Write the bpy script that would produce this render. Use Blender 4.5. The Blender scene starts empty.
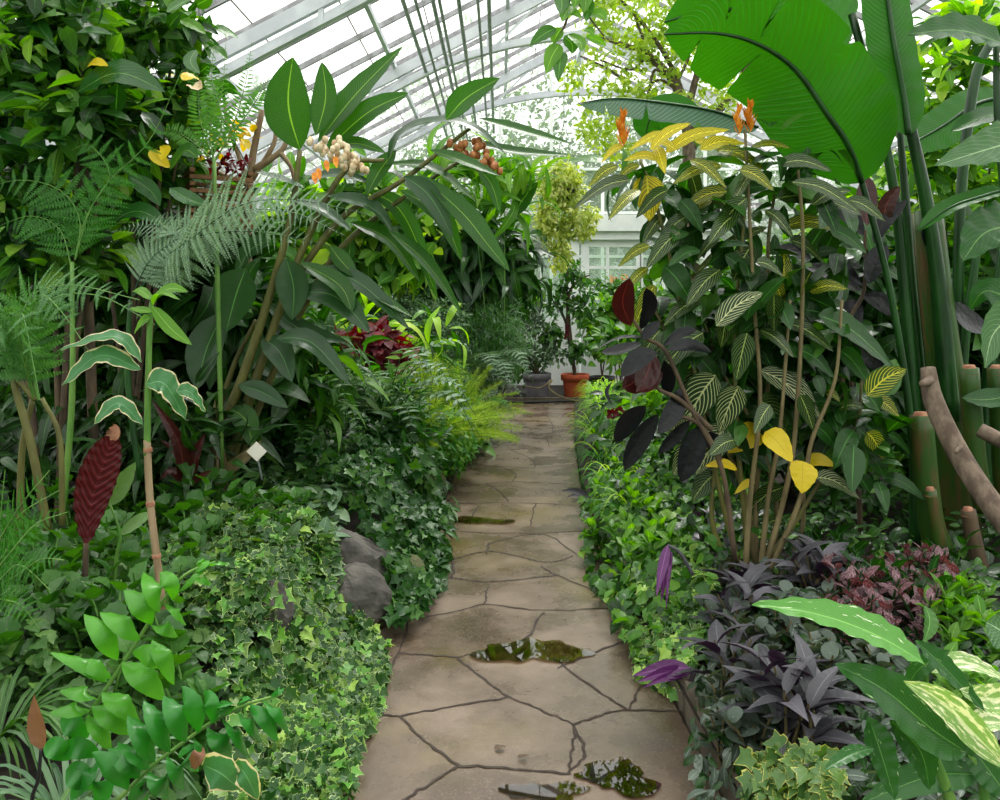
import bpy, math, random
import numpy as np
from mathutils import Vector

random.seed(7)
RNG = np.random.default_rng(7)
C = bpy.context.scene.collection
PI = math.pi
F_PX, EYE, HOR = 800.0, 1.6, 300.0

XL, XR, XM, ZR, SL, YB, YF = -6.0, 9.0, 1.5, 6.3, .52, 15.6, -2.0
# ------------------------------------------------------------------ helpers
def at(px, py, Y):
    """world point seen at a pixel of the photograph at distance Y"""
    return np.array([(px - 500.0) / F_PX * Y, Y, EYE - (py - HOR) / F_PX * Y])

def nz(v):
    v = np.asarray(v, float)
    return v / (np.linalg.norm(v, axis=-1, keepdims=True) + 1e-12)

def srgb(h):
    h = h.lstrip('#')
    out = []
    for i in (0, 2, 4):
        c = int(h[i:i+2], 16) / 255.0
        out.append(c / 12.92 if c <= 0.04045 else ((c + 0.055) / 1.055) ** 2.4)
    return tuple(out) + (1.0,)

OFF = {}
class G:
    """collects faces; build() links them as ONE mesh object"""
    def __init__(self):
        self.ch = []
        self.n = 0
    def add(self, V, F, UV=None):
        V = np.asarray(V, np.float32).reshape(-1, 3)
        if UV is None:
            UV = V[:, :2]
        F = np.asarray(F, np.int64)
        self.ch.append((V, F + self.n, np.asarray(UV, np.float32).reshape(-1, 2)))
        self.n += len(V)
        return self
    def build(self, name, mat, parent=None, smooth=True):
        V = np.concatenate([c[0] for c in self.ch])
        UV = np.concatenate([c[2] for c in self.ch])
        off = OFF.get(parent.name) if parent is not None else None
        if off is not None:
            V = V - off
        loops = np.concatenate([c[1].ravel() for c in self.ch])
        tot = np.concatenate([np.full(len(c[1]), c[1].shape[1], np.int64) for c in self.ch])
        st = np.concatenate([[0], np.cumsum(tot)[:-1]])
        me = bpy.data.meshes.new(name)
        me.vertices.add(len(V)); me.vertices.foreach_set('co', V.ravel())
        me.loops.add(len(loops)); me.loops.foreach_set('vertex_index', loops.astype(np.int32))
        me.polygons.add(len(tot))
        me.polygons.foreach_set('loop_start', st.astype(np.int32))
        me.polygons.foreach_set('loop_total', tot.astype(np.int32))
        me.polygons.foreach_set('use_smooth', np.full(len(tot), smooth, dtype=bool))
        uv = me.uv_layers.new(name='UVMap')
        uv.data.foreach_set('uv', UV[loops].astype(np.float32).ravel())
        me.update(calc_edges=True)
        me.materials.append(mat)
        o = bpy.data.objects.new(name, me); C.objects.link(o)
        if parent is not None:
            o.parent = parent
            if off is not None: OFF[o.name] = off
        return o

def tag(o, label=None, cat=None, group=None, kind=None):
    if label: o['label'] = label
    if cat: o['category'] = cat
    if group: o['group'] = group
    if kind: o['kind'] = kind
    return o

def thing(name, label, cat, loc, group=None, kind=None):
    o = bpy.data.objects.new(name, None); C.objects.link(o)
    o.location = tuple(float(v) for v in loc)
    o.empty_display_size = 0.1
    OFF[o.name] = np.array([float(v) for v in loc], np.float32)
    return tag(o, label, cat, group, kind)

def copy_thing(src, loc, rotz=0.0, scale=1.0, label=None, group=None):
    r = src.copy(); C.objects.link(r)
    r.location = tuple(float(v) for v in loc); r.rotation_euler = (0, 0, rotz); r.scale = (scale,) * 3
    if label: r['label'] = label
    if group: r['group'] = group
    for ch in list(src.children):
        c = ch.copy(); C.objects.link(c); c.parent = r
        for g in list(ch.children):
            d = g.copy(); C.objects.link(d); d.parent = c
    return r

# ---- curves
def catmull(pts, n):
    P = np.asarray(pts, float)
    if len(P) == 2:
        t = np.linspace(0, 1, n + 1)[:, None]
        return P[0] * (1 - t) + P[1] * t
    E = np.vstack([2 * P[0] - P[1], P, 2 * P[-1] - P[-2]])
    seg = len(P) - 1
    out = []
    for t in np.linspace(0, seg, n + 1):
        i = min(int(t), seg - 1); f = t - i
        a, b, c, d = E[i], E[i+1], E[i+2], E[i+3]
        out.append(0.5 * ((2*b) + (-a + c) * f + (2*a - 5*b + 4*c - d) * f*f + (-a + 3*b - 3*c + d) * f**3))
    return np.array(out)

PROF = {
    'oval':  lambda t: np.sin(PI * np.clip(t, 0, 1) ** 0.75) ** 0.75,
    'lance': lambda t: np.sin(PI * t ** 0.72) ** 0.95 * (1 - 0.25 * t),
    'ginger': lambda t: np.clip(np.sin(PI / 2 * np.clip(t / .42, 0, 1)) ** .8 * np.cos(PI / 2 * np.clip((t - .42) / .58, 0, 1)) ** .75, 0, 1),
    'strap': lambda t: np.clip(np.minimum(1, t * 8 + .3) * (1 - t ** 4), 0, 1) * (1 - .35 * t),
    'round': lambda t: np.sqrt(np.clip(1 - (2 * t - 1) ** 2, 0, 1)),
    'obov':  lambda t: np.sin(PI * np.clip(t, 0, 1) ** 1.05) ** 0.62,
    'heart': lambda t: np.clip(np.minimum(1, (t / 0.1) ** 0.5) * (1 - t ** 1.6) ** 0.8, 0, 1),
    'banana': lambda t: np.clip(np.sin(np.minimum(t / .3, 1) * PI / 2) ** .55 * (1 - np.clip((t - 0.6) / 0.4, 0, 1) ** 2.6), 0, 1),
}

def blade(pts, width, n=(0, -0.6, 0.8), prof='oval', fold=0.25, arch=0.0, nseg=10, cross=4, wave=0.0, nw=5, tears=(), curl=0.0, seed=0.0):
    """a leaf blade along a midrib curve -> V,F,UV"""
    P = catmull(pts, nseg)
    if len(pts) > 2:
        for _ in range(max(1, nseg // 4)):
            P[1:-1] = .5 * P[1:-1] + .25 * (P[:-2] + P[2:])
    L = np.linalg.norm(P[-1] - P[0])
    t = np.linspace(0, 1, nseg + 1)
    n = nz(n)
    ax = nz(P[-1] - P[0])
    n0 = n - ax * np.dot(n, ax)
    if np.linalg.norm(n0) < 0.1:
        n0 = np.cross(ax, [1, 0, 0.01])
    n0 = nz(n0)
    P = P + n0 * (arch * L * 4 * t * (1 - t))[:, None]
    T = nz(np.gradient(P, axis=0))
    S = nz(np.cross(T, n0)); N = nz(np.cross(S, T))
    w = PROF[prof](t) * width / 2
    w = np.maximum(w, width * 0.004)
    u = np.linspace(-1, 1, cross + 1)
    V = []
    for j, uu in enumerate(u):
        wj = w.copy()
        for (t0, side, depth) in tears:
            if uu * side > 0:
                wj = wj * (1 - depth * np.exp(-((t - t0 - 0.02 * abs(uu)) / 0.009) ** 2))
        wv = wave * width * np.sin(t * nw * 2 * PI + seed + (0 if uu > 0 else 1.7)) * abs(uu) ** 1.5
        h = fold * abs(uu) * wj - curl * wj * uu * uu
        V.append(P + S * (wj * uu)[:, None] + N * (h + wv)[:, None])
    V = np.stack(V, 1)  # (nseg+1, cross+1, 3)
    UV = np.stack(np.meshgrid((u + 1) / 2, t), -1)
    m = cross + 1
    i, j = np.meshgrid(np.arange(nseg), np.arange(cross), indexing='ij')
    a = (i * m + j).ravel()
    Fq = np.stack([a, a + 1, a + m + 1, a + m], 1)
    return V.reshape(-1, 3), Fq, UV.reshape(-1, 2)

def tube(pts, r, sides=8, n=None, cap=True):
    n = n or max(2, (len(pts) - 1) * 6)
    P = catmull(pts, n)
    r = np.interp(np.linspace(0, 1, n + 1), np.linspace(0, 1, len(np.atleast_1d(r))) if np.ndim(r) else [0], np.atleast_1d(r)) if np.ndim(r) else np.full(n + 1, float(r))
    T = nz(np.gradient(P, axis=0))
    ref = np.array([0.13, 0.99, 0.05]) if abs(T[0][1]) < 0.8 else np.array([1, 0, 0.1])
    S = nz(np.cross(T, ref)); B = nz(np.cross(T, S))
    a = np.linspace(0, 2 * PI, sides, endpoint=False)
    V = P[:, None] + (S[:, None] * np.cos(a)[None, :, None] + B[:, None] * np.sin(a)[None, :, None]) * r[:, None, None]
    i, j = np.meshgrid(np.arange(n), np.arange(sides), indexing='ij')
    jn = (j + 1) % sides
    Fq = np.stack([(i * sides + j).ravel(), (i * sides + jn).ravel(), ((i + 1) * sides + jn).ravel(), ((i + 1) * sides + j).ravel()], 1)
    UV = np.stack(np.meshgrid(a / (2 * PI), np.linspace(0, 1, n + 1)), -1)
    V = V.reshape(-1, 3); UV = UV.reshape(-1, 2)
    if cap:
        V = np.vstack([V, P[0], P[-1]]); UV = np.vstack([UV, [[.5, 0]], [[.5, 1]]])
        k = (n + 1) * sides
        f = [(k, (q + 1) % sides, q, q) for q in range(sides)] + [(k + 1, n * sides + q, n * sides + (q + 1) % sides, n * sides + (q + 1) % sides) for q in range(sides)]
        # degenerate quads avoided: split into a triangle chunk by caller
        return V, Fq, UV, np.array([(x[0], x[1], x[2]) for x in f])
    return V, Fq, UV, None

def add_tube(g, pts, r, sides=8, n=None, cap=True):
    V, Fq, UV, caps = tube(pts, r, sides, n, cap)
    base = g.n
    g.add(V, Fq, UV)
    if caps is not None:
        g.ch.append((np.zeros((0, 3), np.float32), caps + base, np.zeros((0, 2), np.float32)))
    return g

def add_box(g, c, s, rot=None):
    x, y, z = [v / 2 for v in s]
    V = np.array([[-x,-y,-z],[x,-y,-z],[x,y,-z],[-x,y,-z],[-x,-y,z],[x,-y,z],[x,y,z],[-x,y,z]], float)
    if rot is not None:
        V = V @ np.asarray(rot).T
    V = V + np.asarray(c)
    F = [[0,3,2,1],[4,5,6,7],[0,1,5,4],[1,2,6,5],[2,3,7,6],[3,0,4,7]]
    return g.add(V, F, V[:, [0, 2]])

def add_beam(g, a, b, w, h, up=(0, 0, 1)):
    a = np.asarray(a, float); b = np.asarray(b, float)
    T = nz(b - a); S = nz(np.cross(T, up)); U = np.cross(S, T)
    R = np.stack([S, T, U], 1)
    return add_box(g, (a + b) / 2, (w, np.linalg.norm(b - a), h), R)

def add_lathe(g, prof, c=(0, 0, 0), sides=32):
    prof = np.array(prof, float); k = len(prof)
    a = np.linspace(0, 2 * PI, sides, endpoint=False)
    V = np.stack([prof[:, 0][:, None] * np.cos(a), prof[:, 0][:, None] * np.sin(a), np.repeat(prof[:, 1][:, None], sides, 1)], -1)
    i, j = np.meshgrid(np.arange(k - 1), np.arange(sides), indexing='ij'); jn = (j + 1) % sides
    Fq = np.stack([(i*sides+j).ravel(), (i*sides+jn).ravel(), ((i+1)*sides+jn).ravel(), ((i+1)*sides+j).ravel()], 1)
    return g.add(V.reshape(-1, 3) + np.asarray(c), Fq)

# ---- batches of small leaves
def batch(g, tpl, pos, d, n, s):
    V0, F0, UV0 = tpl
    N = len(pos)
    d = nz(d); x = nz(np.cross(d, n)); z = np.cross(x, d)
    s = np.broadcast_to(np.asarray(s, float).reshape(-1, 1, 1), (N, 1, 1))
    V = (x[:, None] * V0[None, :, 0:1] + d[:, None] * V0[None, :, 1:2] + z[:, None] * V0[None, :, 2:3]) * s + pos[:, None]
    k = len(V0)
    F = F0[None] + (np.arange(N) * k)[:, None, None]
    g.add(V.reshape(-1, 3), F.reshape(-1, F0.shape[1]), np.tile(UV0, (N, 1)))
    return g

def T_blade(wd, prof='oval', fold=.3, arch=.08, nseg=5, cross=2, droop=0.0, wave=0.0):
    pts = [(0, 0, 0), (0, .5, -.0), (0, 1, -droop)]
    return blade(pts, wd, n=(0, 0, 1), prof=prof, fold=fold, arch=arch, nseg=nseg, cross=cross, wave=wave)

def T_fan(outline, cup=0.1):
    """flat lobed leaf as a triangle fan; outline: (x,y) around, base at origin"""
    o = np.array(outline, float)
    c = np.array([[0, .35]])
    P2 = np.vstack([c, o])
    z = cup * (np.abs(P2[:, 0]) * 0.6 - ((P2[:, 1] - .35) ** 2) * 0.9)
    V = np.column_stack([P2, z])
    k = len(o)
    F = np.array([[0, 1 + i, 1 + (i + 1) % k] for i in range(k)])
    UV = np.column_stack([P2[:, 0] + .5, P2[:, 1]])
    # radial uv: u = distance to centre (0.5 at centre, 1 at the rim)
    UV = np.column_stack([np.concatenate([[.5], np.ones(k)]), P2[:, 1]])
    return V, F, UV

IVY = T_fan([(0.04,.02),(.26,-.1),(.42,.06),(.34,.2),(.56,.42),(.3,.5),(.2,.62),(0,1.0),(-.2,.62),(-.3,.5),(-.56,.42),(-.34,.2),(-.42,.06),(-.26,-.1),(-.04,.02)], .35)
MINT = T_fan([(0,0),(.2,-.02),(.3,.12),(.42,.16),(.4,.32),(.46,.46),(.34,.58),(.3,.74),(.14,.84),(0,1.0),(-.14,.84),(-.3,.74),(-.34,.58),(-.46,.46),(-.4,.32),(-.42,.16),(-.3,.12),(-.2,-.02)], .4)
ROUND = T_fan([(math.sin(a) * .46, .5 - math.cos(a) * .5) for a in np.linspace(0, 2 * PI, 12, endpoint=False)], .3)
OVAL = T_blade(.5, 'oval', .25, .06)
BROAD = T_blade(.62, 'heart', .2, .08, nseg=6, droop=.15)
LANCE = T_blade(.26, 'lance', .3, .05, droop=.25)
GINGER = T_blade(.2, 'ginger', .3, .1, nseg=7, droop=.35)
STRAP = T_blade(.06, 'strap', .5, .14, nseg=7, droop=.45)
OBOV = T_blade(.46, 'obov', .25, .05, droop=.1)
TINY = T_blade(.55, 'oval', .2, .0, nseg=2)
NEEDLE = T_blade(.09, 'lance', .1, .0, nseg=2)

def ellipsoid_pts(c, r, N, shell=0.55):
    v = nz(RNG.normal(size=(N, 3)))
    q = (shell + (1 - shell) * RNG.random((N, 1))) if shell > 0 else RNG.random((N, 1)) ** (1/3)
    return np.asarray(c) + v * q * np.asarray(r), v

def foliage(g, tpl, blobs, N, size, shell=.5, droop=.3, spread=.6, up=.7, lump=0.25):
    """fill ellipsoids with leaves in small sprays"""
    tot = sum(b[1][0] * b[1][1] + b[1][1] * b[1][2] + b[1][0] * b[1][2] for b in blobs)
    for c, r in blobs:
        k = max(6, int(N * (r[0]*r[1] + r[1]*r[2] + r[0]*r[2]) / tot))
        nspray = max(3, k // 6)
        cp, cv = ellipsoid_pts(c, r, nspray, shell)
        idx = RNG.integers(0, nspray, k)
        v = cv[idx]
        p = cp[idx] + RNG.normal(size=(k, 3)) * min(size * .45, .1)
        d = v * .6 + RNG.normal(size=(k, 3)) * spread + np.array([0, 0, -droop])
        if p[:, 1].mean() < YB - .3:
            p[:, 0] = np.clip(p[:, 0], XL + .3, XR - .3)
            lim = ZR - SL * np.abs(p[:, 0] - XM) - .3
            p[:, 2] = np.where(p[:, 2] > lim, lim - np.minimum(np.abs(p[:, 2] - lim), 1.2) * RNG.random(k), p[:, 2])
            p[:, 1] = np.minimum(p[:, 1], YB - .35)
        nn = v * (1 - up) + np.array([0, -.15, up]) + RNG.normal(size=(k, 3)) * .35
        s = size * (0.6 + .8 * RNG.random(k))
        batch(g, tpl, p, d, nn, s)
    return g

# ------------------------------------------------------------------ materials
def new_mat(name):
    m = bpy.data.materials.new(name); m.use_nodes = True
    nt = m.node_tree; nt.nodes.clear()
    return m, nt, nt.nodes, nt.links

def math_node(nt, op, a, b=None, c=None):
    n = nt.nodes.new('ShaderNodeMath'); n.operation = op
    for i, v in enumerate((a, b, c)):
        if v is None: continue
        if isinstance(v, (int, float)): n.inputs[i].default_value = v
        else: nt.links.new(v, n.inputs[i])
    return n.outputs[0]

def mixc(nt, fac, a, b, bt='MIX'):
    n = nt.nodes.new('ShaderNodeMix'); n.data_type = 'RGBA'; n.blend_type = bt
    for i, v in ((0, fac), (6, a), (7, b)):
        if isinstance(v, (int, float)): n.inputs[i].default_value = v
        elif isinstance(v, tuple): n.inputs[i].default_value = v
        else: nt.links.new(v, n.inputs[i])
    return n.outputs[2]

def sstep(nt, v, lo, hi):
    n = nt.nodes.new('ShaderNodeMapRange'); n.interpolation_type = 'SMOOTHSTEP'
    nt.links.new(v, n.inputs[0]); n.inputs[1].default_value = lo; n.inputs[2].default_value = hi
    return n.outputs[0]

def noise(nt, scale, detail=3, coord=None, rough=.5):
    n = nt.nodes.new('ShaderNodeTexNoise'); n.inputs['Scale'].default_value = scale
    n.inputs['Detail'].default_value = detail; n.inputs['Roughness'].default_value = rough
    if coord is None:
        tc = nt.nodes.new('ShaderNodeTexCoord'); coord = tc.outputs['Object']
    nt.links.new(coord, n.inputs['Vector'])
    return n.outputs['Fac']

LK = .62
def leaf_mat(name, base, alt, third=None, vein=None, mid=.05, side=0, sw=.2, ang=.35, edge=None, edge_t=.72, splash=None, splash_t=.56,
             back=None, rough=.38, trans=.35, spec=.5, bump=0, brown=0.0, tcol=None, k=None):
    k = k or LK
    def lc(h):
        c = srgb(h); return (c[0] * k, c[1] * k, c[2] * k, 1.0)
    m, nt, N, L = new_mat(name)
    uvn = N.new('ShaderNodeUVMap'); uvn.uv_map = 'UVMap'
    sep = N.new('ShaderNodeSeparateXYZ'); L.new(uvn.outputs[0], sep.inputs[0])
    u, v = sep.outputs[0], sep.outputs[1]
    au = math_node(nt, 'MULTIPLY', math_node(nt, 'ABSOLUTE', math_node(nt, 'SUBTRACT', u, .5)), 2.0)
    geo = N.new('ShaderNodeNewGeometry'); ri = geo.outputs['Random Per Island']
    col = mixc(nt, ri, lc(base), lc(alt))
    if third:
        r2 = math_node(nt, 'FRACT', math_node(nt, 'MULTIPLY', ri, 17.3))
        col = mixc(nt, sstep(nt, r2, .8, .9), col, lc(third))
    nz_ = noise(nt, 9.0, 3)
    col = mixc(nt, math_node(nt, 'MULTIPLY', nz_, .45), col, mixc(nt, .6, col, srgb(base), 'MULTIPLY'))
    if splash:
        mp = N.new('ShaderNodeMapping'); mp.inputs['Scale'].default_value = (5, 4, 1)
        mp.inputs['Rotation'].default_value = (0, 0, .5)
        L.new(uvn.outputs[0], mp.inputs[0])
        sp = noise(nt, 1.3, 4, mp.outputs[0], .65)
        f = sstep(nt, sp, splash_t, splash_t + .07)
        col = mixc(nt, f, col, srgb(splash))
    bsrc = None
    if side:
        k = math_node(nt, 'SUBTRACT', math_node(nt, 'MULTIPLY', v, float(side)), math_node(nt, 'MULTIPLY', math_node(nt, 'POWER', au, 1.25), ang * side))
        tri = math_node(nt, 'ABSOLUTE', math_node(nt, 'SUBTRACT', math_node(nt, 'FRACT', k), .5))   # .5 at line
        line = sstep(nt, tri, .5 - sw, .5 - sw * .4)
        bsrc = line
        if vein:
            fade = math_node(nt, 'SUBTRACT', 1.0, sstep(nt, au, .82, .98))
            col = mixc(nt, math_node(nt, 'MULTIPLY', math_node(nt, 'MULTIPLY', line, fade), .95 if sw > .1 else .5), col, srgb(vein))
    if mid and vein:
        f = math_node(nt, 'SUBTRACT', 1.0, sstep(nt, au, mid * .6, mid * 1.4))
        col = mixc(nt, math_node(nt, 'MULTIPLY', f, .9), col, srgb(vein))
    if edge:
        e = math_node(nt, 'ADD', au, math_node(nt, 'MULTIPLY', math_node(nt, 'SUBTRACT', noise(nt, 30, 2), .5), .5))
        col = mixc(nt, sstep(nt, e, edge_t, edge_t + .06), col, srgb(edge))
    if brown:
        e = math_node(nt, 'ADD', math_node(nt, 'MAXIMUM', au, v), math_node(nt, 'MULTIPLY', math_node(nt, 'SUBTRACT', noise(nt, 14, 2), .5), .6))
        col = mixc(nt, sstep(nt, e, 1.16 - brown, 1.22 - brown), col, srgb('#8a6a3c'))
    if back:
        col = mixc(nt, geo.outputs['Backfacing'], col, srgb(back))
    pr = N.new('ShaderNodeBsdfPrincipled'); L.new(col, pr.inputs['Base Color'])
    pr.inputs['Roughness'].default_value = rough
    pr.inputs['Specular IOR Level'].default_value = spec * .75
    tr = N.new('ShaderNodeBsdfTranslucent')
    tc = mixc(nt, 1.0, col, srgb(tcol or '#f4ff9a'), 'MULTIPLY')
    tb = N.new('ShaderNodeHueSaturation'); tb.inputs['Value'].default_value = 1.7; tb.inputs['Saturation'].default_value = 1.05
    L.new(tc, tb.inputs['Color']); L.new(tb.outputs[0], tr.inputs['Color'])
    mx = N.new('ShaderNodeMixShader'); mx.inputs[0].default_value = trans
    L.new(pr.outputs[0], mx.inputs[1]); L.new(tr.outputs[0], mx.inputs[2])
    if not bump:
        b = N.new('ShaderNodeBump'); b.inputs['Strength'].default_value = .35; b.inputs['Distance'].default_value = .012
        L.new(noise(nt, 38, 2), b.inputs['Height']); L.new(b.outputs[0], pr.inputs['Normal'])
    if bump and bsrc is not None:
        b = N.new('ShaderNodeBump'); b.inputs['Strength'].default_value = bump; b.inputs['Distance'].default_value = .004
        L.new(bsrc, b.inputs['Height']); L.new(b.outputs[0], pr.inputs['Normal'])
    out = N.new('ShaderNodeOutputMaterial'); L.new(mx.outputs[0], out.inputs[0])
    return m

def solid_mat(name, c1, c2=None, scale=8, rough=.7, bump=0, metallic=0, spec=.4, stretch=None, thr=(.35, .65), coat=0):
    m, nt, N, L = new_mat(name)
    pr = N.new('ShaderNodeBsdfPrincipled')
    pr.inputs['Roughness'].default_value = rough; pr.inputs['Metallic'].default_value = metallic
    pr.inputs['Specular IOR Level'].default_value = spec; pr.inputs['Coat Weight'].default_value = coat
    tc = N.new('ShaderNodeTexCoord'); mp = N.new('ShaderNodeMapping')
    mp.inputs['Scale'].default_value = stretch or (1, 1, 1); L.new(tc.outputs['Object'], mp.inputs[0])
    nf = noise(nt, scale, 5, mp.outputs[0], .6)
    col = mixc(nt, sstep(nt, nf, *thr), srgb(c1), srgb(c2 or c1))
    L.new(col, pr.inputs['Base Color'])
    if bump:
        b = N.new('ShaderNodeBump'); b.inputs['Strength'].default_value = bump; b.inputs['Distance'].default_value = .01
        L.new(nf, b.inputs['Height']); L.new(b.outputs[0], pr.inputs['Normal'])
    out = N.new('ShaderNodeOutputMaterial'); L.new(pr.outputs[0], out.inputs[0])
    return m

def glass_mat(name, milk, tint='#ffffff', gloss=.06):
    m, nt, N, L = new_mat(name)
    tr = N.new('ShaderNodeBsdfTransparent'); tr.inputs[0].default_value = srgb(tint)
    tl = N.new('ShaderNodeBsdfTranslucent'); tl.inputs[0].default_value = (.92, .95, .97, 1)
    gl = N.new('ShaderNodeBsdfGlossy'); gl.inputs['Roughness'].default_value = .03
    nf = noise(nt, 1.7, 4)
    f = math_node(nt, 'MULTIPLY', math_node(nt, 'ADD', nf, .5), milk)
    m1 = N.new('ShaderNodeMixShader'); L.new(f, m1.inputs[0]); L.new(tr.outputs[0], m1.inputs[1]); L.new(tl.outputs[0], m1.inputs[2])
    m2 = N.new('ShaderNodeMixShader'); m2.inputs[0].default_value = gloss; L.new(m1.outputs[0], m2.inputs[1]); L.new(gl.outputs[0], m2.inputs[2])
    out = N.new('ShaderNodeOutputMaterial'); L.new(m2.outputs[0], out.inputs[0])
    return m

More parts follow.
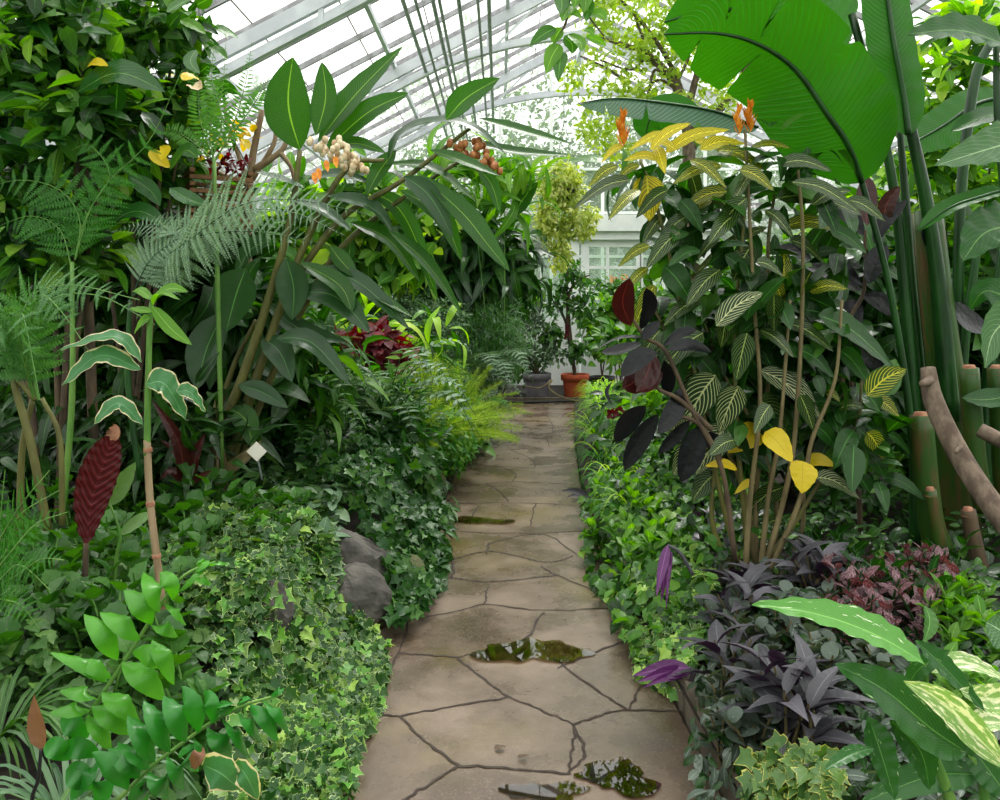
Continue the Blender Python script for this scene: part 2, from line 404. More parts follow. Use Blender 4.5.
M = {
 'dark':   leaf_mat('leaf_dark_green', '#1f4a1c', '#3f7a2c', '#5c9438', vein='#4f8a3c', mid=.05, rough=.33),
 'deep':   leaf_mat('leaf_deep_green', '#20421a', '#356422', vein='#47803a', mid=.04, rough=.35, trans=.25),
 'mid':    leaf_mat('leaf_mid_green', '#3a7328', '#5c9838', '#7fb548', vein='#6fa84a', mid=.05, rough=.4),
 'bright': leaf_mat('leaf_bright_green', '#5fa030', '#8cc446', '#a9d552', vein='#9fd060', mid=.04, rough=.42, trans=.45),
 'lime':   leaf_mat('leaf_lime', '#8cbf3a', '#b4d84c', '#d2e666', rough=.5, trans=.5, k=.9),
 'grey':   leaf_mat('leaf_grey_green', '#58805a', '#86a880', '#9cb890', vein='#7a9c72', mid=.05, rough=.5, trans=.25, k=.72),
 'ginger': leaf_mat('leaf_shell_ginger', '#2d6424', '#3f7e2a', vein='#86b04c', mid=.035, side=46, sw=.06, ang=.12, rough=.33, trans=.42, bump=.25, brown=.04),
 'gingerdark': leaf_mat('leaf_ginger_dark', '#26492a', '#3b6a38', vein='#5a8a50', mid=.03, side=50, sw=.06, ang=.12, rough=.3, trans=.25, bump=.25, brown=.03, spec=.6),  # darker, greyer and less translucent ginger leaf
 'banana': leaf_mat('leaf_banana', '#3a7c26', '#468a2e', vein='#2c6a1e', mid=.0, side=46, sw=.22, ang=.10, rough=.36, trans=.42, bump=.6, tcol='#f6ffb8', k=.62),
 'bananagrey': leaf_mat('leaf_banana_top_face', '#5b8668', '#6c957a', vein='#9dbba4', mid=.03, side=40, sw=.1, ang=.1, rough=.3, trans=.2, bump=.3),
 'sanch':  leaf_mat('leaf_striped_green', '#173a12', '#26521a', vein='#a9b968', mid=.045, side=9, sw=.10, ang=.42, rough=.32, trans=.22, k=.6),
 'sanchpale': leaf_mat('leaf_striped_pale', '#1c3a18', '#2c4e24', vein='#ccd09c', mid=.05, side=9, sw=.15, ang=.42, rough=.38, trans=.25, k=.9),
 'sanchyel': leaf_mat('leaf_striped_yellow', '#8a8a14', '#c0b01c', vein='#f4e444', mid=.07, side=9, sw=.2, ang=.42, rough=.42, trans=.35, tcol='#fff070', k=.95),
 'yellow': leaf_mat('leaf_yellowed', '#d8c01a', '#eed428', vein='#b09810', mid=.02, side=10, sw=.05, ang=.38, rough=.42, trans=.3, tcol='#fff070', brown=.05, k=.9),
 'sanchtop': leaf_mat('leaf_striped_green_yellow', '#244610', '#3c6014', vein='#cfc63c', mid=.06, side=9, sw=.15, ang=.42, rough=.4, trans=.3, k=.9),
 'rubber': leaf_mat('leaf_rubber_plant', '#171b1c', '#22262a', vein='#2a1a1c', mid=.03, back='#43171a', rough=.28, trans=.04, spec=.26, tcol='#ff9070'),
 'maroon': leaf_mat('leaf_maroon', '#3f1517', '#54201c', vein='#7c3630', mid=.03, rough=.3, trans=.2, tcol='#ff9070'),
 'purple': leaf_mat('leaf_purple_grey', '#54545a', '#6c6a72', '#7c7882', vein='#74727c', mid=.04, back='#3a2840', rough=.42, trans=.08, tcol='#ffb0d0'),
 'violet': leaf_mat('leaf_violet', '#6a3070', '#84418c', vein='#a868b0', mid=.04, rough=.35, trans=.2, tcol='#ff90e0'),
 'silver': leaf_mat('leaf_silvery_round', '#5d6e62', '#76877a', '#8b988c', vein='#94a596', mid=.06, edge='#6f7d6c', edge_t=1.0, rough=.5, trans=.2),
 'pink':   leaf_mat('leaf_pink_spotted', '#5c4546', '#785a5c', '#94707a', splash='#a07884', splash_t=.5, rough=.5, trans=.25, tcol='#ffb0a0'),
 'ivyvar': leaf_mat('leaf_ivy_cream_edge', '#34602a', '#4f8038', '#8cb44e', edge='#a8bf78', edge_t=.93, rough=.42, trans=.25),
 'ivybr':  leaf_mat('leaf_ivy_bright', '#5c9a3c', '#84bb4e', '#b4d866', edge='#cfe08a', edge_t=.95, rough=.42, trans=.3, k=.85),
 'ivydark': leaf_mat('leaf_ivy_dark', '#255a22', '#40702e', '#5f943c', vein='#47803a', mid=.05, rough=.38, trans=.25, spec=.35),
 'ivycream': leaf_mat('leaf_ivy_yellow_rim', '#4f7c3c', '#749a4c', edge='#bcb85a', edge_t=.93, rough=.42, trans=.2, k=.7),
 'mint':   leaf_mat('leaf_mint', '#3f6e2e', '#5c8c40', '#7aa850', vein='#6c9a4c', mid=.05, rough=.5, trans=.25),
 'fern':   leaf_mat('leaf_fern', '#4f8a34', '#6ba545', rough=.5, trans=.35, k=.85),
 'ferndk': leaf_mat('leaf_fern_dark', '#457a3c', '#649456', rough=.45, trans=.3, k=.95),
 'ferngrey': leaf_mat('leaf_fern_greyish', '#7c9c7e', '#98b498', rough=.5, trans=.25, k=.85),
 'fernbr': leaf_mat('leaf_fern_bright', '#3f8a28', '#5cab38', rough=.45, trans=.4),
 'holly':  leaf_mat('leaf_holly_fern', '#2f8a30', '#45a53a', vein='#3c9836', mid=.0, side=18, sw=.06, ang=.3, rough=.24, trans=.3, bump=.2, spec=.6),
 'hollybr': leaf_mat('leaf_holly_fern_young', '#58ae34', '#74c442', vein='#74c040', mid=.0, side=16, sw=.06, ang=.3, rough=.28, trans=.4, bump=.2),
 'aspar':  leaf_mat('leaf_asparagus_fern', '#94b040', '#b6c85c', rough=.5, trans=.38, k=.9),
 'redleaf': leaf_mat('leaf_dark_red', '#641824', '#8a2434', '#a03040', rough=.45, trans=.3, tcol='#ff8080'),
 'dieff':  leaf_mat('leaf_dumb_cane', '#2f6a2c', '#42803a', vein='#64984c', mid=.025, side=20, sw=.05, ang=.45, splash='#b4cc98', splash_t=.62, rough=.3, trans=.25, bump=.5),
 'diefflt': leaf_mat('leaf_dumb_cane_light', '#4f9436', '#66a446', vein='#84bc58', mid=.025, side=20, sw=.05, ang=.45, splash='#e4ecd0', splash_t=.6, rough=.3, trans=.3, bump=.4, k=.85),
 'dieffw': leaf_mat('leaf_dumb_cane_cream', '#8fb866', '#a4c67a', vein='#e4eaba', mid=.06, splash='#eeeccc', splash_t=.5, rough=.3, trans=.3, k=.9),
 'varieg': leaf_mat('leaf_green_cream_border', '#41784a', '#55905a', vein='#77a87a', mid=.03, edge='#d9c9a8', edge_t=.82, rough=.36, trans=.3, brown=.02, k=.9),
 'varivine': leaf_mat('leaf_hanging_cream', '#9cb050', '#ccce78', '#e8e4a8', rough=.45, trans=.3, k=1.0),
 'big':    leaf_mat('leaf_big_glossy', '#2a6628', '#34752c', vein='#7aa860', mid=.025, side=9, sw=.035, ang=.45, rough=.25, trans=.35, bump=.3),
 'bigpale': leaf_mat('leaf_big_pale', '#568454', '#66945e', vein='#a8c49a', mid=.03, side=8, sw=.045, ang=.5, rough=.35, trans=.3, bump=.3),
 'calathea': leaf_mat('leaf_red_backed', '#561a20', '#662226', vein='#64242a', mid=.03, side=14, sw=.3, ang=.2, rough=.4, trans=.12, bump=.8, tcol='#ff9080'),
 'lilytop': leaf_mat('leaf_patterned_pale', '#6c9a50', '#8cb468', splash='#2e5a2a', splash_t=.6, rough=.4, trans=.3),
 'outtree': leaf_mat('leaf_garden_tree', '#6f9a64', '#93b884', '#adc89c', rough=.6, trans=.3, k=.42),
 'yeltree': leaf_mat('leaf_yellow_green_tree', '#98b444', '#b4c858', '#ccd878', rough=.5, trans=.4, k=.9),
 'deadleaf': leaf_mat('leaf_dead_brown', '#8a5c40', '#a8785a', rough=.6, trans=.2),
 'stemgreen': solid_mat('stem_green', '#4a7a30', '#6a8f40', 14, .45, 0, stretch=(1, 1, .3)),
 'stemdark': solid_mat('stem_dark_green', '#10300f', '#1e4a19', 10, .3, 0, stretch=(1, 1, .2)),
 'stemolive': solid_mat('stem_olive', '#4c4a24', '#686634', 12, .5, .1, stretch=(1, 1, .2)),
 'stembrown': solid_mat('stem_brown', '#42342a', '#5c4c38', 16, .75, .3, stretch=(1, 1, .3)),
 'stemtan': solid_mat('stem_tan', '#5c5236', '#786c4a', 16, .7, .2, stretch=(1, 1, .3)),
 'bark':   solid_mat('bark_grey_brown', '#54463c', '#78685a', 22, .9, .8, stretch=(1, 1, .5)),
 'pseudo': solid_mat('pseudostem', '#2c4e16', '#5a4428', 5, .4, .15, stretch=(3, 3, .5), thr=(.45, .7)),
 'cutend': solid_mat('cut_stem_top', '#a87a60', '#8c5a44', 30, .8, .4),
 'cream':  solid_mat('flower_cream', '#bfa07c', '#e2d0b0', 20, .5),
 'orange': solid_mat('flower_orange', '#c86a10', '#f09a28', 30, .5),
 'rust':   solid_mat('flower_rust', '#9a5a30', '#b87848', 30, .6),
 'rock':   solid_mat('rock_grey', '#3c3a36', '#5c5852', 9, .9, .9),
 'rockmoss': solid_mat('rock_mossy', '#3f4a22', '#5a5c40', 11, .95, .9),
 'soil':   solid_mat('soil', '#120d09', '#261c14', 9, .95, .9),
 'kerb':   solid_mat('kerb_concrete', '#4c443a', '#6a6054', 10, .7, .4),
 'joint':  solid_mat('stone_joint', '#241c16', '#3a3028', 20, .8, .3),
 'terra':  solid_mat('terracotta', '#a84a2c', '#bf5c38', 9, .75, .1),
 'potgrey': solid_mat('pot_grey_plastic', '#67636a', '#76727a', 9, .6, .05),
 'potblack': solid_mat('pot_black', '#151515', '#1e1e1e', 9, .5, 0),
 'hose':   solid_mat('black_hose', '#15130f', '#24201c', 9, .5, 0),
 'white':  solid_mat('white_paint', '#dfe3e2', '#eef0ee', 3, .5, 0),
 'steel':  solid_mat('painted_steel', '#b9bcc4', '#cfd2d8', 3, .5, 0),
 'steeldk': solid_mat('weathered_bar', '#7f7d80', '#a3a2a6', 9, .6, 0),
 'pipe':   solid_mat('grey_pipe', '#6f7674', '#8c9290', 9, .45, 0, metallic=.3),
 'wood':   solid_mat('basket_wood', '#6e4c34', '#8f6848', 9, .8, .3, stretch=(1, 4, 4)),
 'label':  solid_mat('label_plastic', '#c9c6b8', '#d6d3c6', 9, .6, 0),
 'orangepaint': solid_mat('orange_letters', '#e6b070', '#eebb80', 9, .6, 0),
 'stick':  solid_mat('cane', '#7a6248', '#9c866a', 14, .6, .1, stretch=(1, 1, .2)),
 'glass':  glass_mat('roof_glass', .22),
 'wallglass': glass_mat('wall_glass', .09, '#f2f8f4', .04),
 'lawn':   solid_mat('lawn', '#5c8a4c', '#86ad70', 2, .9, 0),
}

# wet stone path
def path_mat():
    m, nt, N, L = new_mat('wet_flagstone')
    pr = N.new('ShaderNodeBsdfPrincipled')
    n1 = noise(nt, 2.2, 5, None, .6); n2 = noise(nt, 14, 6, None, .65); n3 = noise(nt, 120, 3, None, .6)
    col = mixc(nt, sstep(nt, n1, .3, .72), srgb('#463a30'), srgb('#746456'))
    col = mixc(nt, math_node(nt, 'MULTIPLY', sstep(nt, n2, .42, .85), .6), col, srgb('#4c3c2c'))
    col = mixc(nt, math_node(nt, 'MULTIPLY', sstep(nt, n3, .5, .75), .3), col, srgb('#948a7a'))
    # green-gold algae on a few patches
    n4 = noise(nt, 1.3, 3, None, .5)
    col = mixc(nt, math_node(nt, 'MULTIPLY', sstep(nt, n4, .48, .8), .5), col, srgb('#6c5f22'))
    L.new(col, pr.inputs['Base Color'])
    r = N.new('ShaderNodeMapRange'); L.new(n1, r.inputs[0]); r.inputs[1].default_value = .35; r.inputs[2].default_value = .65
    r.inputs[3].default_value = .16; r.inputs[4].default_value = .42
    L.new(r.outputs[0], pr.inputs['Roughness'])
    b = N.new('ShaderNodeBump'); b.inputs['Strength'].default_value = .35; b.inputs['Distance'].default_value = .004
    L.new(math_node(nt, 'ADD', n2, math_node(nt, 'MULTIPLY', n3, .4)), b.inputs['Height']); L.new(b.outputs[0], pr.inputs['Normal'])
    out = N.new('ShaderNodeOutputMaterial'); L.new(pr.outputs[0], out.inputs[0])
    return m
M['path'] = path_mat()

def water_mat(name, c1, c2):
    """thin water film: tinted see-through layer with a mirror surface"""
    m, nt, N, L = new_mat(name)
    nf = noise(nt, 9, 4, None, .6)
    tr = N.new('ShaderNodeBsdfTransparent'); L.new(mixc(nt, sstep(nt, nf, .45, .62), srgb(c1), srgb(c2)), tr.inputs[0])
    gl = N.new('ShaderNodeBsdfGlossy'); gl.inputs['Roughness'].default_value = .015
    fr = N.new('ShaderNodeFresnel'); fr.inputs['IOR'].default_value = 1.5
    mx = N.new('ShaderNodeMixShader'); L.new(math_node(nt, 'MULTIPLY', fr.outputs[0], 1.4), mx.inputs[0]); L.new(tr.outputs[0], mx.inputs[1]); L.new(gl.outputs[0], mx.inputs[2])
    out = N.new('ShaderNodeOutputMaterial'); L.new(mx.outputs[0], out.inputs[0])
    return m
M['water'] = water_mat('puddle_water', '#b0a080', '#8a7c50')
M['waterbrown'] = water_mat('puddle_brown', '#6a4424', '#8a6038')

# ------------------------------------------------------------------ setting
EL = [(-1, -.85), (2.5, -.80), (3.3, -.68), (4.2, -.56), (5, -.50), (7, -.43), (9, -.33), (12.4, -.16)]
ER = [(-1, .72), (2.5, .72), (3.4, .68), (4.5, .64), (5.6, .66), (7, .70), (9, .84), (12.4, 1.16)]
def xl(y): return np.interp(y, [e[0] for e in EL], [e[1] for e in EL])
def xr(y): return np.interp(y, [e[0] for e in ER], [e[1] for e in ER])
def sm(t): t = np.clip(t, 0, 1); return t * t * (3 - 2 * t)
def gh(x, y):
    """height of the planted ground"""
    dl = xl(y) - x; dr = x - xr(y)
    hl = .03 + .26 * sm(dl / .35) + .05 * np.clip(dl, 0, 4)
    hr = .10 + .10 * sm(dr / .5) + .05 * np.clip(dr, 0, 4)
    h = np.where(dl > 0, hl, np.where(dr > 0, hr, -.06))
    return h * (1 - .8 * sm((y - 11.6) / .8))

def ground_side(name, sgn):
    ys = np.linspace(-1, 16, 120)
    us = np.concatenate([np.linspace(0, .6, 14), np.linspace(.7, 8.2, 40)])
    V = []
    for y in ys:
        e = float(xl(y) if sgn < 0 else xr(y))
        for q in us:
            x = e + sgn * (q + .002)
            x = max(-6.4, min(9.4, x))
            z = float(gh(x, y)) + .03 * math.sin(x * 9 + y * 5) * math.sin(y * 7 - x * 3) * min(1, q * 3)
            V.append((x, y, z))
    m = len(us); i, j = np.meshgrid(np.arange(len(ys) - 1), np.arange(m - 1), indexing='ij'); a = (i * m + j).ravel()
    F = np.stack([a, a + 1, a + m + 1, a + m], 1) if sgn > 0 else np.stack([a, a + m, a + m + 1, a + 1], 1)
    return tag(G().add(V, F).build(name, M['soil']), 'dark soil of the planted bed beside the stone path', None, None, 'structure')
ground_side('ground_left', -1)
ground_side('ground_right', 1)
tag(G().add([(-6, 12.7, .008), (9, 12.7, .008), (9, 15.7, .02), (-6, 15.7, .02)], [[0, 1, 2, 3]]).build('ground_back', M['soil'], smooth=False), 'dark soil strip at the foot of the far wall', None, None, 'structure')

# path slab surface
g = G()
ys = np.linspace(-1, 12.4, 60); V = []
for y in ys:
    for q in np.linspace(0, 1, 9):
        x = xl(y) * (1 - q) + xr(y) * q
        V.append((x, y, 0.004 * math.sin(x * 5 + y * 3)))
i, j = np.meshgrid(np.arange(59), np.arange(8), indexing='ij'); a = (i * 9 + j).ravel()
g.add(V, np.stack([a, a + 1, a + 10, a + 9], 1))
# the crossing path at the far end
g.add([(-6, 12.4, 0), (9, 12.4, 0), (9, 12.75, 0), (-6, 12.75, 0)], [[0, 1, 2, 3]])
path = tag(g.build('floor', M['path']), 'wet irregular flagstone path between the planted beds', None, None, 'structure')

joints = [
 [(352,714),(380,715),(400,718)],[(400,718),(425,742),(458,767)],[(458,767),(430,784),(396,806)],[(458,767),(515,770),(570,775)],
 [(570,775),(573,748),(574,724)],[(574,724),(600,714),(628,710),(690,712)],[(400,718),(450,708),(508,697)],[(508,697),(540,709),(574,724)],
 [(508,697),(480,676),(456,657)],[(456,657),(490,650),(528,637),(536,622),(544,613)],[(456,657),(425,655),(396,654)],
 [(414,590),(408,624),(396,660),(378,692),(356,716)],[(544,652),(590,685),(628,710)],[(556,668),(596,652),(645,636)],
 [(412,619),(450,612),(484,604)],[(484,604),(486,595),(489,585)],[(484,604),(544,611),(625,608)],[(448,578),(492,582),(556,576)],
 [(540,566),(560,577),(592,590),(602,601),(632,622)],[(452,579),(452,560),(432,552)],[(452,560),(492,552),(544,562),(574,556)],
 [(486,554),(494,542),(544,534),(576,554),(602,562)],[(444,532),(520,533),(596,531)],[(530,526),(533,515),(536,504)],
 [(470,525),(474,512),(478,506)],[(450,503),(500,503),(536,504),(580,506)],[(508,502),(500,492),(486,484)],[(486,484),(520,482),(576,484)],
 [(512,482),(516,474),(500,466)],[(462,466),(500,466),(535,468),(574,465)],[(535,468),(532,460),(510,450)],[(470,450),(510,450),(550,447),(572,448)],
 [(550,447),(545,438),(530,432)],[(478,433),(530,432),(574,430)],[(511,432),(510,424),(512,418)],[(552,431),(552,424),(549,419)],[(484,418),(530,419),(574,417)],
 [(574,724),(584,752),(572,770)],[(628,710),(640,690),(660,672)],[(330,760),(345,740),(356,716)],
]
g = G()
for k, poly in enumerate(joints):
    pts = np.array([[(p[0]-500)/F_PX*(EYE*F_PX/(p[1]-HOR)), EYE*F_PX/(p[1]-HOR), 0] for p in poly])
    P3 = catmull(pts, 6 * (len(pts) - 1))
    P3 = P3 + RNG.normal(size=P3.shape) * [.004, .004, 0]
    T = nz(np.gradient(P3, axis=0)); S = np.stack([-T[:, 1], T[:, 0], 0 * T[:, 0]], 1)
    w = (.003 + .004 * RNG.random(len(P3)))[:, None]
    zz = .004 * np.sin(P3[:, 0] * 5 + P3[:, 1] * 3) + .0025
    P3[:, 2] = zz
    V = np.stack([P3 - S * w, P3 + S * w], 1).reshape(-1, 3)
    n = len(P3); F = [[2*i, 2*i+1, 2*i+3, 2*i+2] for i in range(n - 1)]
    g.add(V, F)
g.build('stone_joint', M['joint'], path)

# kerb on the right and at the path end
g = G()
for y0 in np.arange(-.9, 6, .8):
    add_beam(g, (float(xr(y0)) + .05, y0, .05), (float(xr(y0 + .78)) + .05, y0 + .78, .05), .07, .17)
tag(g.build('kerb_right', M['kerb'], smooth=False), 'low concrete kerb between path and right bed', None, None, 'structure')
g = G(); add_beam(g, (-5.8, 12.72, .04), (8.8, 12.72, .0), .06, .06)
tag(g.build('kerb_back', M['kerb'], smooth=False), 'low kerb crossing the far end of the path', None, None, 'structure')

def puddle(label, cx, cy, rx, ry, mat, seed):
    Y = EYE * F_PX / (cy - HOR); x0 = (cx - 500) / F_PX * Y
    kx = Y / F_PX; ky = Y * Y / (EYE * F_PX)
    rr = random.Random(seed)
    ph = [rr.random() * 6 for _ in range(4)]
    V = [(x0, Y, .0065)]
    n = 48
    for k in range(n):
        a = 2 * PI * k / n
        r = 1 + .22 * math.sin(2 * a + ph[0]) + .16 * math.sin(3 * a + ph[1]) + .1 * math.sin(7 * a + ph[2]) + .06 * math.sin(11 * a + ph[3])
        V.append((x0 + rx * kx * r * math.cos(a), Y + ry * ky * r * math.sin(a), .0065))
    F = [[0, 1 + k, 1 + (k + 1) % n] for k in range(n)]
    return tag(G().add(V, F).build('puddle', mat), label, 'puddle')
puddle('clear puddle in the middle of the path mirroring the white sky', 532, 652, 46, 13, M['water'], 3)
puddle('round brown puddle near the bottom right edge of the path', 618, 778, 38, 16, M['waterbrown'], 5)
puddle('shallow puddle at the bottom of the path beside the brown one', 545, 793, 36, 11, M['water'], 8)
puddle('thin greenish wet film on the path beside the dark ivy', 478, 521, 30, 3.5, M['water'], 9)

# ---- greenhouse shell
XL, XR, XM, ZR, SL, YB, YF = -6.0, 9.0, 1.5, 6.3, .52, 15.6, -2.0
def roof_z(x): return ZR - SL * abs(x - XM)
ZE = roof_z(XL)
g = G()
for s, xe in ((-1, XL), (1, XR)):
    g.add([(XM, YF, ZR), (xe, YF, ZE), (xe, YB, ZE), (XM, YB, ZR)], [[0, 1, 2, 3]])
ceiling = tag(g.build('ceiling', M['glass'], smooth=False), 'sloping glass roof of the greenhouse', None, None, 'structure')
g = G()
y = YF
while y < YB:
    for xe in (XL, XR):
        add_beam(g, (XM, y, ZR - .03), (xe, y, ZE - .03), .035, .06)
    y += .75
g.build('glazing_bar', M['steeldk'], ceiling, smooth=False)
g = G()
for xx in (-4.4, -2.9, -1.4, .1, 2.9, 4.4, 5.9, 7.4):
    add_beam(g, (xx, YF, roof_z(xx) - .09), (xx, YB, roof_z(xx) - .09), .05, .07)
add_beam(g, (XM, YF, ZR - .1), (XM, YB, ZR - .1), .1, .14)
g.build('purlin', M['steel'], ceiling, smooth=False)
g = G()
for xx in np.arange(-5.4, 8.5, .75):
    add_beam(g, (xx, YF, roof_z(xx) + .005), (xx, YB, roof_z(xx) + .005), .012, .012)
g.build('pane_overlap', M['stembrown'], ceiling, smooth=False)

def truss(n, Y):
    g = G()
    for xe in (XL, XR):
        add_beam(g, (XM, Y, ZR - .2), (xe, Y, ZE - .2), .07, .13)
    def zc(x):
        dx = abs(x - XM)
        return min(5.1 - .08 * dx * dx, roof_z(x) - .42) if dx < 3.8 else roof_z(x) - .42 - .02 * (dx - 3.8)
    xs = np.linspace(XL + .2, XR - .2, 33)
    for a, b in zip(xs[:-1], xs[1:]):
        add_beam(g, (a, Y, zc(a)), (b, Y, zc(b)), .09, .035)
        add_beam(g, (a, Y, zc(a) + .05), (b, Y, zc(b) + .05), .02, .08)
    for x in np.arange(XL + 1.2, XR - 1, 1.55):
        add_beam(g, (x, Y, zc(x)), (x, Y, roof_z(x) - .2), .05, .05, (0, 1, 0))
        add_beam(g, (x, Y, zc(x)), (x + .8 * (1 if x < XM else -1), Y, roof_z(x + .8 * (1 if x < XM else -1)) - .2), .03, .03, (0, 1, 0))
    tag(g.build('trim_%d' % n, M['steel'], smooth=False), 'white steel roof truss with curved lower chord, number %d from the door' % n, None, None, 'structure')
for n, Y in enumerate((1.6, 4.6, 7.6, 10.6, 13.6)): truss(n + 1, Y)
# heating pipes lying on the trusses
for k, (x, z) in enumerate([(-.98, 4.62), (-.86, 4.64), (-.70, 4.72), (-.62, 4.66), (-.44, 4.78), (-.24, 4.84), (-.12, 4.82)]):
    g = G(); add_tube(g, [(x, YF, z), (x, YB - .2, z)], .018 if k % 2 else .024, 8, 2)
    tag(g.build('overhead_pipe', M['pipe']), 'thin grey pipe running lengthwise under the glass roof', 'pipe', 'parallel pipes under the roof')

def glazed_wall(name, p0, p1, z0, ztop, step, rails, dado=.5):
    """wall of posts and rails with glass; ztop is a function of the position 0..1"""
    p0 = np.array(p0, float); p1 = np.array(p1, float); L = np.linalg.norm(p1 - p0)
    n = int(L / step)
    g = G()
    q = np.linspace(0, 1, 25)
    V = []
    for t in q:
        b = p0 + (p1 - p0) * t
        V += [(b[0], b[1], dado), (b[0], b[1], ztop(t))]
    g.add(V, [[2*i, 2*i+2, 2*i+3, 2*i+1] for i in range(24)])
    root = tag(g.build(name, M['wallglass'], smooth=False), 'glazed wall of the greenhouse, ' + name.replace('_', ' '), None, None, 'structure')
    g = G()
    for i in range(n + 1):
        t = i / n; b = p0 + (p1 - p0) * t
        add_beam(g, (b[0], b[1], 0), (b[0], b[1], ztop(t)), .06, .06, (0, 1, 0) if abs(p1[0]-p0[0]) > 1 else (1, 0, 0))
    for z in rails:
        for i in range(24):
            ta, tb = q[i], q[i+1]
            if ztop((ta + tb) / 2) > z:
                a = p0 + (p1 - p0) * ta; b = p0 + (p1 - p0) * tb
                add_beam(g, (a[0], a[1], z), (b[0], b[1], z), .05, .05)
    g.build('wall_frame', M['white'], root, smooth=False)
    g = G(); c = (p0 + p1) / 2
    add_beam(g, (p0[0], p0[1], dado / 2), (p1[0], p1[1], dado / 2), .14, dado)
    g.build('wall_base', M['white'], root, smooth=False)
    return root
zt = lambda t: float(roof_z(XL + (XR - XL) * t))
glazed_wall('wall_back', (XL, YB, 0), (XR, YB, 0), 0, zt, 1.0, (2.45, 4.15, 3.3), dado=.85)
glazed_wall('wall_left', (XL, YF, 0), (XL, YB, 0), 0, lambda t: ZE, 1.2, (1.6,), dado=.6)
glazed_wall('wall_right', (XR, YF, 0), (XR, YB, 0), 0, lambda t: ZE, 1.2, (1.6,), dado=.6)
glazed_wall('wall_front', (XL, YF, 0), (XR, YF, 0), 0, zt, 1.2, (2.4,), dado=.6)

# white porch with a paned door in the back wall
g = G()
Yp = 14.9
def wp(px, py): return at(px, py, Yp)
def wbox(x0, y0, x1, y1, d=.1, yo=0):
    a = wp(x0, y0); b = wp(x1, y1)
    add_box(g, ((a[0]+b[0])/2, Yp + yo, (a[2]+b[2])/2), (abs(b[0]-a[0]), d, abs(b[2]-a[2])))
wbox(568, 236, 579, 386); wbox(581, 240, 588, 386, .08)
wbox(586, 240, 705, 247, .06); wbox(586, 312, 705, 322, .06)
wbox(700, 236, 712, 386)
for x in (586, 606, 636, 640, 662, 684): wbox(x, 245, x + (3 if x not in (636,) else 5), 315, .05)
wbox(586, 266, 705, 269, .04); wbox(586, 290, 705, 292.5, .04)
wbox(586, 322, 705, 386, .03)
for x in range(590, 700, 5): wbox(x, 326, x + 2, 352, .05, -.03)
door = tag(g.build('door_1', M['white'], smooth=False), 'white paned porch door in the far wall behind the potted plants', None, None, 'structure')
g = G(); wbox(588, 247, 702, 312, .01); g.build('door_glass', M['wallglass'], door, smooth=False)
g = G()
wbox(566, 216, 714, 232, .5); wbox(570, 228, 710, 240, .3)
g.build('door_canopy', M['white'], door, smooth=False)
def letter(pts_list):
    g2 = G()
    for poly in pts_list:
        for a, b in zip(poly[:-1], poly[1:]):
            A = at(a[0], a[1], Yp - .02); B = at(b[0], b[1], Yp - .02)
            add_beam(g2, A, B, .015, .035, (0, 0, 1) if abs(A[2]-B[2]) < .02 else (1, 0, 0))
    return g2
g2 = letter([[(611,275),(611,283)], [(613,283),(613,278),(617,278),(617,280),(613,281)],
             [(622,275),(622,283),(627,283),(628,281),(627,279),(622,279)], [(627,279),(627,275.5),(622,275)]])
g2.build('door_lettering', M['orangepaint'], door, smooth=False)
# window left of the porch
g = G()
for (a, b, c, d) in ((508, 250, 513, 386), (512, 252, 568, 257), (512, 318, 568, 326), (540, 256, 542, 320), (512, 326, 568, 386)):
    wbox(a, b, c, d, .06)
win = tag(g.build('window_1', M['white'], smooth=False), 'white framed window left of the porch door', None, None, 'structure')
g = G(); wbox(512, 257, 568, 318, .01); g.build('window_glass', M['wallglass'], win, smooth=False)

# ---- outside
g = G(); g.add([(-60, -30, -.12), (60, -30, -.12), (60, 80, -.12), (-60, 80, -.12)], [[0, 1, 2, 3]])
tag(g.build('ground_garden', M['lawn'], smooth=False), 'lawn outside the greenhouse', None, None, 'structure')

def tree_at(name, label, cat, base, blobs, leafmat, tpl, N, size, trunkmat='bark', tr=.12, group=None, shell=.2, stems=None, **kw):
    t = thing(name, label, cat, base, group)
    g = G()
    if stems is None:
        for c, r in blobs:
            mid = (np.asarray(base) * .4 + np.asarray(c) * .6) + [0, 0, -.1]
            mid[0] = base[0] * .6 + c[0] * .4
            add_tube(g, [base, mid, c], [tr, tr * .6, tr * .2], 7, 8)
    else:
        for s in stems:
            add_tube(g, s[0], s[1], 7, 8 if len(s[0]) > 2 else 4)
    g.build('stem' if tr < .05 else 'trunk', M[trunkmat], t)
    foliage(G_ := G(), tpl, blobs, N, size, shell=shell, **kw)
    G_.build('foliage', M[leafmat], t)
    return t
k = 0
for (x, y, h, r) in ((-7, 24, 8.5, 3.2), (-1.2, 27, 11, 4.4), (4.4, 24, 8.0, 3.0), (9.5, 27, 11, 4.2), (16, 23, 9, 3.4), (1.2, 20.5, 4.2, 1.7), (-15, 20, 9, 3.6)):
    lab = ['broad pale garden tree seen through the far glazing, leftmost but one', 'tallest garden tree beyond the far glazing', 'low garden tree beyond the porch door',
           'tall garden tree behind the yellow-green indoor tree', 'garden tree beyond the far glazing on the right', 'small rounded garden shrub outside the far window', 'garden tree outside the far left corner'][k]
    tree_at('garden_tree', lab, 'tree', (x, y, -.1), [((x, y, h * .6), (r, r, h * .38)), ((x + r*.4, y, h * .35), (r*.9, r*.8, h * .3))], 'outtree', OVAL, 9000, .2, shell=.4, group='trees outside the far wall')
    k += 1

